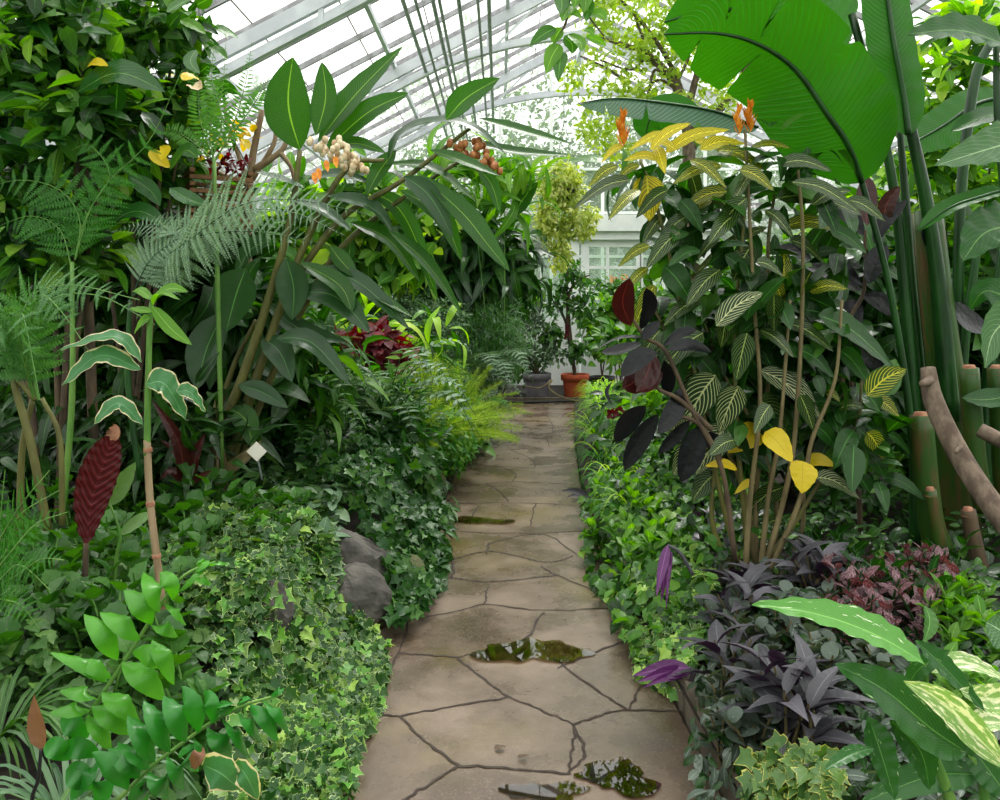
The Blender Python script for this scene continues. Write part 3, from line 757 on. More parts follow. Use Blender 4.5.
# ------------------------------------------------------------------ plants built leaf by leaf
def rdir(f=.5, side=0.0, j=.15):
    """leaf normal: f=1 faces the camera, f=0 faces up"""
    return nz(np.array([side + random.uniform(-j, j), -f + random.uniform(-j, j), (1 - f) + random.uniform(-j, j)]))

def px_leaf(parent, pts, wpx, Y, mat, name='leaf', prof='oval', f=.6, side=0.0, fold=.22, dy=None, nseg=10, cross=4, wave=0.03, arch=0, lab=None, **kw):
    """a leaf whose midrib runs through photograph positions at distance Y; dy gives the depth change along it"""
    n = len(pts)
    if dy is None:
        d = random.uniform(-.12, .12); dy = [0] * n; dy = [d * i / max(1, n - 1) for i in range(n)]
    P = [at(p[0], p[1], Y + q) for p, q in zip(pts, dy)]
    g = G(); g.add(*blade(P, wpx * Y / F_PX, n=rdir(f, side), prof=prof, fold=fold, nseg=nseg, cross=cross, wave=wave, arch=arch, seed=random.random() * 6, **kw))
    o = g.build(name, M[mat], parent)
    if lab: o['label'] = lab
    return o

def stem_px(g, pts, rpx, Y, sides=8, dys=None):
    P = [at(p[0], p[1], Y + (dys[i] if dys else 0)) for i, p in enumerate(pts)]
    return add_tube(g, P, [r * Y / F_PX for r in (rpx if hasattr(rpx, '__len__') else [rpx, rpx])], sides)

def foot(px, Y):
    x = (px - 500) / F_PX * Y
    return (x, Y, float(gh(x, Y)) - .02)

# ---- shell ginger on the left
YG = 4.4
t = thing('shell_ginger', 'tall shell ginger arching over the left bed with long leaves and two cream flower clusters', 'plant', foot(212, YG))
S = [([(205,492),(222,430),(245,370),(268,300),(290,220),(300,150)], [6, 5, 4, 2.5]),
     ([(214,492),(240,420),(262,360),(300,255),(345,170),(384,160)], [5, 4.5, 3.5, 2]),
     ([(222,494),(250,400),(285,300),(340,220),(400,182),(470,128)], [5, 4, 3, 2]),
     ([(210,494),(212,440),(232,370),(256,320)], [4, 3, 2]),
     ([(226,494),(270,380),(330,262),(400,200),(478,150)], [4, 3.5, 2.5, 1.5])]
for k, (pts, r) in enumerate(S):
    g = G(); stem_px(g, pts, r, YG + .04 * k, 9); g.build('stem', M['stemolive'], t)
GL = [
 ([(300,150),(288,105),(293,57)], 42, .95, 0), ([(316,136),(326,98),(322,62)], 24, .9, 0), ([(318,142),(355,95),(402,47)], 25, .7, 0),
 ([(324,152),(368,112),(409,93)], 23, .7, 0), ([(446,120),(466,98),(500,78)], 24, .75, 0),
 ([(388,160),(400,132),(440,120),(478,130),(505,154)], 22, .2, 1), ([(478,118),(520,130),(572,144)], 14, .5, 0), ([(462,140),(515,152),(569,155)], 14, .5, 0),
 ([(330,150),(356,143),(386,153)], 14, .6, 0), ([(256,172),(280,180),(305,188)], 18, .3, 1), ([(306,180),(338,174),(374,184)], 15, .5, 1),
 ([(352,178),(392,172),(418,204)], 20, .3, 1), ([(384,164),(426,166),(452,182),(476,202)], 18, .35, 0), ([(404,176),(430,196),(453,238)], 20, .5, 1),
 ([(416,172),(462,212),(484,240),(510,272)], 24, .5, 0), ([(388,230),(426,262),(463,316)], 17, .5, 0), ([(326,196),(370,206),(394,234)], 24, .3, 1),
 ([(478,168),(492,185),(500,214)], 13, .7, 0), ([(330,246),(342,262),(358,278)], 18, .6, 0), ([(332,276),(370,292),(414,318)], 15, .5, 0),
 ([(304,272),(356,280),(410,330)], 20, .45, 1), ([(298,292),(336,296),(370,333)], 26, .5, 1), ([(276,338),(312,342),(350,385)], 22, .5, 1),
 ([(286,258),(294,288),(292,320)], 30, .85, 1), ([(246,268),(236,295),(226,332)], 42, .9, 1), ([(224,312),(206,350),(197,390)], 36, .85, 1),
 ([(262,338),(280,352),(292,382)], 24, .7, 1), ([(238,385),(262,392),(288,408)], 18, .6, 1), ([(230,408),(246,420),(253,448)], 22, .7, 0),
 ([(264,300),(300,330),(346,342)], 20, .5, 1), ([(300,262),(340,285),(352,312)], 20, .5, 0), ([(240,340),(262,365),(284,376)], 20, .5, 1),
 ([(290,200),(320,210),(352,232)], 22, .4, 1), ([(350,222),(390,240),(420,282)], 20, .5, 0), ([(400,190),(440,214),(462,262)], 20, .5, 0),
 ([(262,330),(250,350),(246,378)], 22, .8, 1), ([(430,150),(460,160),(500,176)], 16, .5, 0), ([(368,190),(404,214),(438,300)], 18, .5, 0),
 ([(270,240),(250,250),(236,275)], 22, .6, 1), ([(396,150),(380,170),(366,196)], 18, .6, 0),
]
for k, (pts, w, f, dk) in enumerate(GL):
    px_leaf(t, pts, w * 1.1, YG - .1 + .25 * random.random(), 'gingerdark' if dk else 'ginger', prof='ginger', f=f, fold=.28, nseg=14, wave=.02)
def cluster(parent, cx, cy, Y, k, mat, spread, lab=None):
    g = G()
    for i in range(k):
        a = i * 2.4; p = at(cx + spread * math.cos(a) * (1 - i / k * .5) + i * spread * .05, cy - spread * .6 + i / k * spread * 1.9 + random.uniform(-2, 2), Y + .04 * math.sin(a))
        r = 3.3 * Y / F_PX
        add_lathe(g, [(0, -r * 1.3), (r * .7, -r), (r, 0), (r * .75, r * .9), (0, r * 1.3)], p, 8)
    o = g.build('flower_cluster', M[mat], parent)
    if lab: o['label'] = lab
    return o
fc = cluster(t, 322, 150, YG - .25, 44, 'cream', 17, 'cluster of waxy cream buds')
g = G()
for (x, y) in ((326, 160), (318, 168), (335, 156), (314, 172)):
    g.add(*blade([at(x, y, YG - .28), at(x + 2, y + 12, YG - .3)], .03, n=(0, -1, .2), prof='oval'))
g.build('open_flower', M['orange'], fc)
cluster(t, 462, 150, YG + .05, 36, 'rust', 17, 'cluster of rust-brown spent flowers')
g = G()
for (a, b) in (((205,488),(215,400)), ((224,492),(214,420)), ((228,470),(262,440)), ((210,490),(190,455))):
    g.add(*blade([at(*a, YG - .08), at((a[0]+b[0])/2 + 3, (a[1]+b[1])/2, YG - .1), at(*b, YG - .06)], .07, n=(0, -1, .2), prof='strap', fold=.5))
g.build('dry_sheath', M['stemtan'], t)

# ---- bird of paradise on the right
YS = 4.2
t = thing('white_bird_of_paradise', 'giant bird of paradise with huge backlit leaf and thick green stalks on the right', 'plant', foot(935, YS + .2))
def stalk(pts, r, mat, Y, lab=None, name='stalk'):
    g = G(); stem_px(g, pts, r, Y, 12); o = g.build(name, M[mat], t)
    if lab: o['label'] = lab
    return o
stalk([(915,545),(914,470),(906,385),(888,280),(867,200),(860,176)], [6, 4, 3.4, 3.2, 3], 'stemdark', YS - .2)
stalk([(922,548),(918,450),(905,300),(896,205),(880,120),(852,14)], [7, 6, 5, 4.5, 4], 'stemdark', YS + .1)
stalk([(962,550),(955,440),(940,330),(928,210)], [19, 18, 16, 13], 'pseudo', YS + .15, 'thick brown-green pseudostem')
stalk([(940,548),(930,420),(916,310),(905,215)], [13, 12, 11, 9], 'pseudo', YS + .35)
stalk([(950,420),(940,300),(927,205),(905,100),(888,0),(878,-110)], [10, 8, 6.5, 5, 4, 3], 'stemdark', YS + .05)
stalk([(930,545),(922,400),(912,290),(906,205),(899,120)], [8, 6, 5, 4, 3], 'stemdark', YS + .3)
stalk([(965,545),(960,400),(958,300),(962,180),(975,80),(992,40)], [8, 6, 5, 5, 4], 'stemdark', YS + .5)
stalk([(975,545),(962,390),(976,258),(985,220)], [7, 5, 4, 3], 'stemdark', YS + .45)
stalk([(990,545),(985,440),(992,330),(1005,240)], [7, 6, 5, 4], 'stemdark', YS + .5)
for (x, y0, y1, r, Y) in ((921, 415, 520, 11, YS - .35), (969, 368, 480, 9, YS - .1), (997, 368, 500, 9, YS), (968, 510, 560, 7, YS - .4), (930, 490, 545, 6, YS - .45)):
    o = stalk([(x + 18, y1 + 30), (x + 8, y1 - 10), (x, y0)], [r * 1.25, r * 1.1, r], 'pseudo' if y0 < 500 else 'stembrown', Y, 'cut stalk with dry brown end', 'cut_stalk')
    g = G(); stem_px(g, [(x + .5, y0 + 6), (x, y0 - 3)], [r * 1.02, r * .55], Y, 12); g.build('dry_end', M['cutend'], o)
def big_blade(pts, wpx, Y, mat, nrm, tears=(), dy=None, lab=None, rib=3.2, fold=-.12, **kw):
    dy = dy or [0] * len(pts)
    P = [at(p[0], p[1], Y + q) for p, q in zip(pts, dy)]
    g = G(); g.add(*blade(P, wpx * Y / F_PX, n=nrm, prof='banana', fold=fold, nseg=110, cross=8, wave=.012, nw=9, tears=tears, **kw))
    o = g.build('leaf', M[mat], t)
    if lab: o['label'] = lab
    n0 = nz(nrm)
    g = G(); add_tube(g, [p + n0 * .004 for p in P], [rib * Y / F_PX, rib * .8 * Y / F_PX, rib * .3 * Y / F_PX], 8, 24)
    g.build('midrib', M['stemdark'], o)
    return o
big_blade([(862,182),(848,145),(828,115),(796,70),(758,44),(716,33),(664,34)], 114, YS - .2, 'banana', (-.25, -.8, -.55), dy=[0, -.1, -.15, -.2, -.3, -.4, -.5],
          tears=((.62, -1, .8), (.66, 1, .85), (.8, 1, .7), (.86, -1, .8), (.45, 1, .25)), lab='huge translucent leaf seen from below')
big_blade([(842,54),(826,22),(806,-16),(780,-60),(740,-100)], 118, YS + .35, 'banana', (.1, -.95, .1), tears=((.3, 1, .7), (.6, -1, .7)), dy=[0, -.1, -.2, -.3, -.4])
big_blade([(908,135),(903,95),(893,40),(885,-20),(878,-90)], 54, YS - .02, 'banana', (.15, -1, -.1), lab='upright narrow leaf with pale underside')
big_blade([(775,18),(735,10),(700,12),(664,22)], 48, YS + .3, 'banana', (.1, -.8, -.5), tears=((.4, 1, .8), (.6, -1, .7)))
big_blade([(758,128),(715,112),(660,103),(615,99),(578,104)], 40, YS + .5, 'bananagrey', (.1, -.6, .7), fold=-.5, tears=((.35, 1, .9), (.55, -1, .9), (.75, 1, .9), (.8, -1, .8)), lab='drooping leaf with grey-green top face', rib=1.6)
big_blade([(700,112),(668,110),(650,120),(645,140)], 34, YS + .7, 'banana', (.2, -.9, .1), rib=1.2)
big_blade([(1010,96),(975,105),(940,128),(900,150)], 44, YS + .9, 'banana', (.2, -.7, .5), rib=2)
big_blade([(1006,190),(985,196),(950,208),(917,232)], 22, YS - .5, 'banana', (.1, -.5, .8), rib=1.5, fold=.35)
big_blade([(955,330),(935,290),(930,250),(938,215)], 34, YS + .9, 'banana', (.2, -1, .2), rib=1.5)

# ---- broad-leaved climber at the right edge
YA = 3.7
t = thing('broad_leaved_plant', 'broad glossy leaved plant at the right edge beside the giant stalks', 'plant', foot(1010, YA + .5))
g = G(); stem_px(g, [(1015,540),(1012,400),(1008,250),(998,120),(996,40)], [6, 5, 4, 3], YA + .3); g.build('stem', M['stemdark'], t)
px_leaf(t, [(1004,44),(960,30),(908,34)], 46, YA + .2, 'big', prof='oval', f=.5, side=.2, wave=.05, cross=6, nseg=16)
px_leaf(t, [(1012,70),(975,62),(944,52)], 26, YA + .3, 'big', prof='oval', f=.3)
px_leaf(t, [(1020,140),(985,150),(934,166)], 52, YA, 'bigpale', prof='heart', f=.7, wave=.05, cross=6, nseg=16)
px_leaf(t, [(1020,225),(985,232),(962,262)], 60, YA, 'big', prof='heart', f=.7, wave=.05, cross=6, nseg=16)
px_leaf(t, [(1020,110),(980,118),(950,132)], 24, YA + .4, 'big', prof='oval', f=.5)
px_leaf(t, [(1010,318),(992,335),(985,368)], 48, YA - .1, 'bigpale', prof='heart', f=.9, cross=6)
px_leaf(t, [(1015,395),(985,400),(962,398)], 24, YA + .3, 'big', prof='oval', f=.5)
px_leaf(t, [(1012,300),(985,290),(970,310)], 34, YA + .6, 'big', prof='heart', f=.6)

# ---- cut log leaning at the right
g = G(); add_tube(g, [at(928, 368, 3.5), at(934, 402, 3.45), at(958, 452, 3.35), at(985, 495, 3.25), at(1020, 540, 3.15)], [.03, .042, .044, .046, .05], 14, 30)
lg = tag(g.build('pruned_branch', M['bark']), 'thick grey-brown pruned branch slanting down at the right edge', 'branch')
g = G(); add_tube(g, [at(930, 380, 3.46), at(922, 384, 3.4)], [.02, .014], 8, 3); add_tube(g, [at(962, 446, 3.34), at(956, 452, 3.27)], [.012, .008], 8, 3)
g.build('branch_knot', M['bark'], lg)
g = G(); add_tube(g, [at(980, 430, 3.7), at(1015, 448, 3.6)], [.034, .034], 12, 6)
tag(g.build('pruned_branch', M['bark']), 'short stub of grey branch poking in behind the long pruned branch', 'branch')

# ---- striped-leaf shrub (right of the path)
YZ = 3.8
t = thing('zebra_leaf_shrub', 'tall shrub with yellow-veined striped leaves and orange flower spikes right of the path', 'shrub', foot(765, YZ))
ST = [[(748,575),(745,520),(737,430),(735,330),(742,240),(748,180)], [(755,578),(757,480),(770,360),(768,250),(775,190)], [(762,578),(790,470),(800,360),(803,240),(798,170)],
      [(742,575),(722,500),(700,400),(680,300),(655,200),(640,160)], [(770,580),(776,500),(750,420),(716,360),(700,290)], [(765,580),(800,500),(812,440),(835,380),(842,300)],
      [(735,575),(712,520),(720,440),(728,400)], [(782,580),(802,530),(804,480)], [(745,575),(750,500),(760,400),(754,300),(745,130)], [(752,578),(790,530),(815,490),(855,430),(862,380)],
      [(757,575),(740,480),(690,380),(650,300)], [(760,578),(768,500),(780,430),(790,300)]]
for k, s in enumerate(ST):
    g = G(); stem_px(g, s, [3.2, 2.5, 2, 1.5], YZ + .12 * math.sin(k * 2.1), 8); g.build('stem', M['stemtan' if k % 3 else 'stemolive'], t)
ZL = """665,153,722,130,12,y;650,150,686,124,13,y;672,135,634,146,9,y;623,146,604,158,9,y;647,175,649,213,27,y;630,180,580,203,17,s;618,166,592,182,11,t;656,146,664,168,11,y
722,166,678,180,13,t;727,192,686,206,15,t;756,166,730,208,9,p;779,164,826,168,14,s;792,182,854,208,14,s;776,198,852,211,24,s;782,227,839,229,15,t;784,279,784,252,15,t;774,281,783,302,15,t
771,289,753,338,25,s;774,294,774,324,17,s;800,294,810,271,13,t;810,292,843,287,13,t;784,323,828,346,17,s;818,315,886,361,28,d;867,396,902,370,22,y2;716,326,758,294,21,p;664,266,690,298,24,d
768,227,693,276,11,p;703,333,664,367,22,s;747,333,737,374,21,s;729,196,672,224,13,t;747,198,716,232,17,s;716,375,687,419,31,p;708,370,685,395,24,p;687,396,672,432,17,p;739,386,721,425,25,p
726,427,700,466,27,p;758,399,784,427,25,s;760,370,817,414,21,p;782,372,815,408,15,p;763,432,732,448,23,Y;765,432,789,456,22,Y;758,440,752,472,18,d;737,469,709,464,9,Y;755,482,737,490,7,Y
803,461,802,487,26,Y;806,462,832,463,12,Y;784,487,746,513,17,s;716,474,695,495,20,s;768,523,784,521,11,s;815,477,855,494,17,p;867,432,882,453,17,t;873,399,896,412,15,t;854,445,852,485,21,d
854,430,836,462,18,d;883,477,923,497,13,d;878,482,886,506,13,d;888,434,908,450,9,d;839,409,862,406,13,s;826,392,838,398,9,t;668,190,640,212,14,s;700,150,740,142,14,y;690,160,722,182,12,t
690,170,700,205,14,s;716,150,760,166,14,t;640,190,612,214,12,t;664,215,645,238,12,s;740,170,770,186,16,t;748,150,786,146,12,t;735,215,712,238,16,s;680,232,650,262,16,s;700,250,672,262,14,d
752,245,735,275,20,s;720,270,690,300,18,s;790,240,820,258,16,s;830,230,862,248,16,d;845,200,880,216,14,s;745,350,765,382,20,d;700,300,668,320,15,s;690,330,655,352,16,s;660,330,640,360,14,s
730,300,722,340,20,s;760,330,790,352,16,s;800,350,830,372,18,d;735,440,712,452,16,s;840,350,866,378,17,d;815,425,836,446,15,d;800,395,812,424,15,s;690,445,675,470,16,p;770,405,756,428,14,s
650,246,622,262,10,t;655,285,636,320,14,t;648,268,625,290,9,t;720,236,700,254,12,s;812,205,846,190,12,s;660,160,628,158,10,y;676,150,650,140,10,y;695,142,722,150,10,y;640,165,618,178,9,t
710,195,742,222,17,s;680,200,700,226,15,d;756,262,780,272,12,s;690,215,660,240,14,s;725,255,748,278,14,d;765,210,790,232,14,s;700,430,690,452,14,s"""
ZM = dict(y='sanchyel', y2='sanchtop', t='sanchtop', s='sanch', p='sanchpale', d='dark', Y='yellow')
for it in ZL.replace('\n', ';').split(';'):
    a = it.split(','); x0, y0, x1, y1, w = map(float, a[:5])
    hang = (y1 - y0) > abs(x1 - x0)
    mx = (x0 + x1) / 2; my = (y0 + y1) / 2 - .12 * abs(x1 - x0)
    x1 += (x1 - x0) * .14; y1 += (y1 - y0) * .14 + 3
    px_leaf(t, [(x0, y0), (mx, my), (x1, y1)], w * 1.16, YZ - .25 + .3 * random.random(), ZM[a[5]], prof='oval', f=.8 if hang else .6, fold=.16, nseg=12, wave=.03)
g = G()
cc = [(at(x, y, YZ + .12), (rx * YZ / F_PX, .22, rz * YZ / F_PX)) for x, y, rx, rz in ((680, 175, 60, 30), (790, 190, 60, 30), (700, 240, 60, 40), (770, 300, 70, 60), (700, 340, 50, 60), (740, 410, 50, 40), (830, 350, 40, 50), (850, 440, 40, 45))]
foliage(g, OVAL, cc, 420, .17, shell=.2, droop=.6); o = g.build('inner_foliage', M['dark'], t)
g = G(); foliage(g, OVAL, cc[3:], 260, .16, shell=.2, droop=.6); g.build('inner_foliage', M['deep'], t)
def spike(parent, x, y0, y1, w, Y):
    g = G(); n = 26
    for i in range(n):
        q = i / n; p = at(x + 2 * math.sin(q * 9), y0 + (y1 - y0) * q, Y); a = i * 2.4
        d = np.array([math.cos(a) * .5, math.sin(a) * .5, 1.0])
        g.add(*blade([p, p + nz(d) * w * (1.4 - q * .8)], w * .4, n=(math.cos(a), math.sin(a), .2), prof='lance', nseg=4, cross=2))
    o = g.build('flower_spike', M['orange'], parent); o['label'] = 'orange flower spike'
    return o
spike(t, 622, 148, 112, .06, YZ - .05); spike(t, 738, 136, 106, .045, YZ - .1); spike(t, 749, 134, 103, .055, YZ - .08)

# ---- rubber plants
def rubber(name, label, foot_, stems, leaves, Y):
    t = thing(name, label, 'plant', foot_)
    for s in stems:
        g = G(); stem_px(g, s, [2.8, 2.2, 1.6], Y, 8); g.build('stem', M['stembrown'], t)
    for (pts, w, mt, f) in leaves:
        px_leaf(t, pts, w, Y - .1 + .2 * random.random(), mt, prof='obov', f=f, fold=.2, nseg=10, wave=.0)
    return t
YR = 3.55
rubber('rubber_plant', 'dark burgundy rubber plant leaning over the path from the right bed', foot(735, YR),
  [[(735,560),(722,470),(692,410),(666,352),(646,338),(632,318)], [(712,430),(680,400),(660,390),(640,372)], [(720,460),(700,425),(672,414)]],
  [([(631,326),(622,302),(630,278)], 23, 'maroon', .9), ([(640,330),(650,305),(646,288)], 15, 'rubber', .8), ([(642,344),(622,350),(601,352)], 17, 'rubber', .5),
   ([(645,338),(620,338),(593,352)], 12, 'rubber', .2), ([(656,352),(640,358),(621,377)], 22, 'rubber', .5), ([(638,368),(634,382),(622,388)], 24, 'maroon', .9), ([(652,352),(648,372),(638,391)], 24, 'maroon', .9),
   ([(664,360),(668,378),(667,397)], 15, 'rubber', .8), ([(664,346),(680,334),(697,330)], 13, 'rubber', .5), ([(646,406),(630,420),(615,442)], 20, 'rubber', .8),
   ([(658,414),(640,440),(624,470)], 20, 'rubber', .8), ([(684,386),(674,410),(658,434)], 20, 'rubber', .8), ([(690,420),(676,436),(658,454)], 13, 'rubber', .7),
   ([(700,426),(692,450),(681,482)], 26, 'rubber', .9), ([(662,372),(650,385),(636,392)], 14, 'maroon', .6), ([(642,340),(650,330),(660,322)], 12, 'rubber', .7),
   ([(668,350),(690,345),(712,352)], 15, 'rubber', .5), ([(700,432),(716,444),(722,462)], 18, 'rubber', .7), ([(612,382),(606,392),(612,405)], 4, 'rubber', .8)], YR)
rubber('rubber_plant', 'dark rubber plant with upright leaves between striped shrub and giant stalks', foot(858, YR + .7),
  [[(862,560),(855,420),(848,330),(864,290),(865,230)], [(850,480),(842,380),(836,300),(838,262)]],
  [([(867,226),(866,200),(868,176)], 21, 'maroon', .9), ([(864,236),(848,215),(830,205)], 20, 'rubber', .7), ([(874,244),(884,222),(907,200)], 15, 'rubber', .6),
   ([(863,286),(842,264),(824,230)], 15, 'rubber', .6), ([(868,284),(874,262),(888,246)], 22, 'rubber', .8), ([(771,252),(790,250),(812,260)], 18, 'rubber', .4),
   ([(862,292),(834,275),(804,266)], 24, 'rubber', .5), ([(740,268),(760,264),(780,268)], 16, 'rubber', .4), ([(860,300),(848,318),(846,345)], 26, 'rubber', .8),
   ([(862,296),(880,302),(892,316)], 22, 'rubber', .6), ([(840,330),(820,345),(812,368)], 24, 'rubber', .8), ([(740,210),(760,206),(785,212)], 14, 'rubber', .4),
   ([(900,186),(886,205),(884,230)], 16, 'maroon', .7), ([(845,345),(866,352),(884,372)], 24, 'rubber', .7), ([(830,372),(806,386),(796,404)], 24, 'rubber', .8),
   ([(935,215),(928,230),(936,256)], 22, 'rubber', .7), ([(950,305),(962,318),(990,330)], 30, 'rubber', .5)], YR + .7)

# ---- ferns
def pinna_tpl(n=12, w=.3):
    """one divided pinna of unit length along +y made of paired pinnules"""
    V, F, UV = [], [], []
    k = 0
    for i in range(n):
        q = (i + .6) / n; l = w * (1 - q ** 1.7) * (min(1, q * 5) * .4 + .6) * .5
        for s in (-1, 1):
            z = -.12 * q * q
            b = .42 / n
            V += [(0, q - b, z), (s * l * .6, q - b * .7 + l * .12, z + .02), (s * l, q + l * .28, z - .01), (s * l * .55, q + b + l * .1, z + .02), (0, q + b, z)]
            UV += [(.5, 0), (.2, .3), (.1, 1), (.3, .6), (.5, .2)]
            F += [[k, k+1, k+2, k+2], [k, k+2, k+3, k+4]]
            k += 5
    V += [(-.008, 0, .004), (.008, 0, .004), (.002, 1, -.12), (-.002, 1, -.12)]; UV += [(.5, 0)] * 4; F += [[k, k+1, k+2, k+3]]
    F3 = []
    for f in F:
        F3.append([f[0], f[1], f[2]])
        if f[2] != f[3]: F3.append([f[0], f[2], f[3]])
    return np.array(V, float), np.array(F3), np.array(UV, float)
PIN12, PIN7 = pinna_tpl(13, .3), pinna_tpl(8, .34)
PSIMPLE = T_blade(.24, 'lance', .15, .0, nseg=3)

def frond(g, gs, pts, wid, npair, tpl=PIN12, up=(0, -.3, 1), prof=None, rr=.004, sweep=.35, j=.06, droop=.0, t0=.12):
    """g leaf faces, gs rachis; pts world points; wid length of longest pinna"""
    P = catmull(pts, 48); T = nz(np.gradient(P, axis=0))
    add_tube(gs, pts, [rr, rr * .7, rr * .3], 5, 14, cap=False)
    add_tube(g, pts, [rr * .8, rr * .6, rr * .25], 4, 40, cap=False)
    up = nz(np.asarray(up, float))
    q = np.linspace(t0, .985, npair)
    idx = q * 48; i0 = np.clip(idx.astype(int), 0, 47); fr = (idx - i0)[:, None]
    p = P[i0] * (1 - fr) + P[i0 + 1] * fr; tt = T[i0]
    S = nz(np.cross(tt, up)); N = np.cross(S, tt)
    prof = prof or (lambda z: np.clip(np.sin(PI * (.16 + .84 * z) ** .8), .06, 1))
    L = wid * prof(q)
    for s in (-1, 1):
        d = S * s + tt * sweep + N * -droop + RNG.normal(size=S.shape) * j
        batch(g, tpl, p, d, N + RNG.normal(size=S.shape) * j, L)

def fern_px(name, label, ft, fronds, mat, Y, cat='fern', tpl=PIN12, stemmat='stemgreen', group=None, npair=26, up=(0, -.3, 1), frondname='frond', **kw):
    t = thing(name, label, cat, ft, group)
    for fr in fronds:
        pts, w = fr[0], fr[1]; dy = fr[2] if len(fr) > 2 else [0] * len(pts); u = fr[3] if len(fr) > 3 else up
        g, gs = G(), G()
        frond(g, gs, [at(p[0], p[1], Y + q) for p, q in zip(pts, dy)], w * Y / F_PX, npair, tpl, u, **kw)
        o = g.build(frondname, M[mat], t); gs.build('rachis', M[stemmat], o)
    return t
fern_px('tree_fern', 'large green tree fern with spreading divided fronds at the left edge', foot(35, 2.8), [
  ([(36,400),(22,350),(28,300),(70,285),(140,300)], 48, [0, 0, 0, -.1, -.2], (.1, -.85, .7)), ([(38,400),(30,345),(50,300),(100,296),(155,325)], 36, [0, 0, .1, .1, .1], (.1, -.8, .6)),
  ([(34,400),(18,350),(0,310),(-30,300),(-70,320)], 50, [0, 0, -.1, -.2, -.3], (-.1, -.8, .6)), ([(34,400),(24,360),(20,330),(24,318),(40,400)], 40, [0, -.1, -.2, -.3, -.35], (0, -1, .4)),
  ([(34,400),(20,340),(-10,330),(-50,370)], 45, [0, -.1, -.2, -.3], (0, -.9, .5)), ([(36,400),(30,330),(40,296),(60,310),(95,360)], 34, [0, 0, -.1, -.15, -.2], (0, -1, .5))],
  'ferndk', 2.8, npair=15)
g = G(); stem_px(g, [(48,530),(30,440),(14,380),(36,400)], [4, 4, 3, 3], 2.8); stem_px(g, [(20,540),(22,450),(33,398)], [4, 3, 2.5], 2.85); stem_px(g, [(62,525),(60,440),(42,398)], [3, 2.5, 2], 2.75)
g.build('stipe', M['stemolive'], bpy.data.objects['tree_fern'])
fern_px('arching_fern', 'pale grey-green fern frond arching in front of the wooden basket', foot(140, 3.6), [
  ([(130,300),(160,262),(190,240),(240,205),(300,200),(370,215)], 60, [0, 0, -.1, -.2, -.2, -.2], (0, -.8, .6)), ([(130,300),(150,260),(178,235),(150,225),(110,232)], 36, [0, 0, 0, .1, .1], (0, -.7, .6)),
  ([(130,300),(165,262),(200,236),(260,232),(330,246)], 52, [0, 0, 0, 0, 0], (0, -.9, .5)), ([(130,300),(170,258),(230,215),(290,212),(345,236)], 46, [0, .1, .1, .1, .1], (0, -.8, .6))],
  'ferngrey', 3.6, npair=34, tpl=pinna_tpl(16, .14), stemmat='stemdark')
g = G(); stem_px(g, [(140,480),(128,380),(130,300)], [3, 3, 2], 3.6); g.build('stipe', M['stemdark'], bpy.data.objects['arching_fern'])
fern_px('lacy_fern', 'bright lacy fern rising in the upper left foliage', foot(70, 3.7), [
  ([(75,260),(85,220),(110,180),(150,140),(182,70)], 34, [0, 0, 0, 0, 0], (0, -1, .3)), ([(75,260),(80,220),(60,190),(20,180),(-20,190)], 40, None or [0]*5, (0, -1, .5)),
  ([(72,270),(60,230),(30,216),(-10,230)], 40, [0]*4, (0, -1, .5)), ([(75,260),(90,210),(110,175),(90,145),(72,150)], 34, [0]*5, (0, -1, .3))], 'fernbr', 3.7, npair=14)
g = G(); stem_px(g, [(62,520),(72,400),(72,262)], [3, 3, 2], 3.7); g.build('stipe', M['stemgreen'], bpy.data.objects['lacy_fern'])
fern_px('sword_fern', 'small sword fern with upright fronds against the glass roof', foot(220, 4.3), [
  ([(214,160),(210,130),(222,90),(226,42)], 13, [0]*4, (0, -1, 0)), ([(216,160),(235,120),(246,80),(252,42)], 13, [0]*4, (0, -1, 0)), ([(214,160),(250,110),(262,90),(275,68)], 12, [0]*4, (0, -1, .3)),
  ([(214,160),(200,120),(198,90),(190,60)], 13, [0]*4, (0, -1, .1)), ([(214,160),(190,140),(168,130),(145,140)], 13, [0]*4, (0, -1, .5)), ([(212,160),(222,120),(212,80),(214,46)], 14, [0]*4, (0, -1, 0)),], 'fern', 4.3, npair=26, tpl=PSIMPLE)
g = G(); stem_px(g, [(222,470),(218,300),(214,158)], [2.5, 2.5, 2], 4.3); g.build('stipe', M['stemgreen'], bpy.data.objects['sword_fern'])
fern_px('lady_fern', 'bright green lady fern low at the left edge of the bed', foot(10, 2.5), [
  ([(-20,590),(0,540),(25,500),(50,470)], 30, [0, 0, -.1, -.1], (0, -.9, .5)), ([(-20,590),(5,560),(35,525),(68,512)], 26, [0, -.1, -.1, -.1], (0, -.9, .6)), ([(-20,590),(10,580),(40,560),(64,560)], 26, [0, -.1, -.2, -.2], (0, -.8, .7)),
  ([(-20,600),(-5,560),(0,520),(5,470)], 30, [0]*4, (0, -1, .3)), ([(-25,600),(0,600),(20,605),(40,630)], 26, [0, -.1, -.2, -.2], (0, -.8, .7)), ([(-20,590),(10,545),(20,515),(60,490)], 26, [0]*4, (0, -.9, .6)),
  ([(-20,590),(0,580),(20,565),(50,590)], 26, [0, -.1, -.2, -.2], (0, -.9, .6))], 'fernbr', 2.5, npair=14)

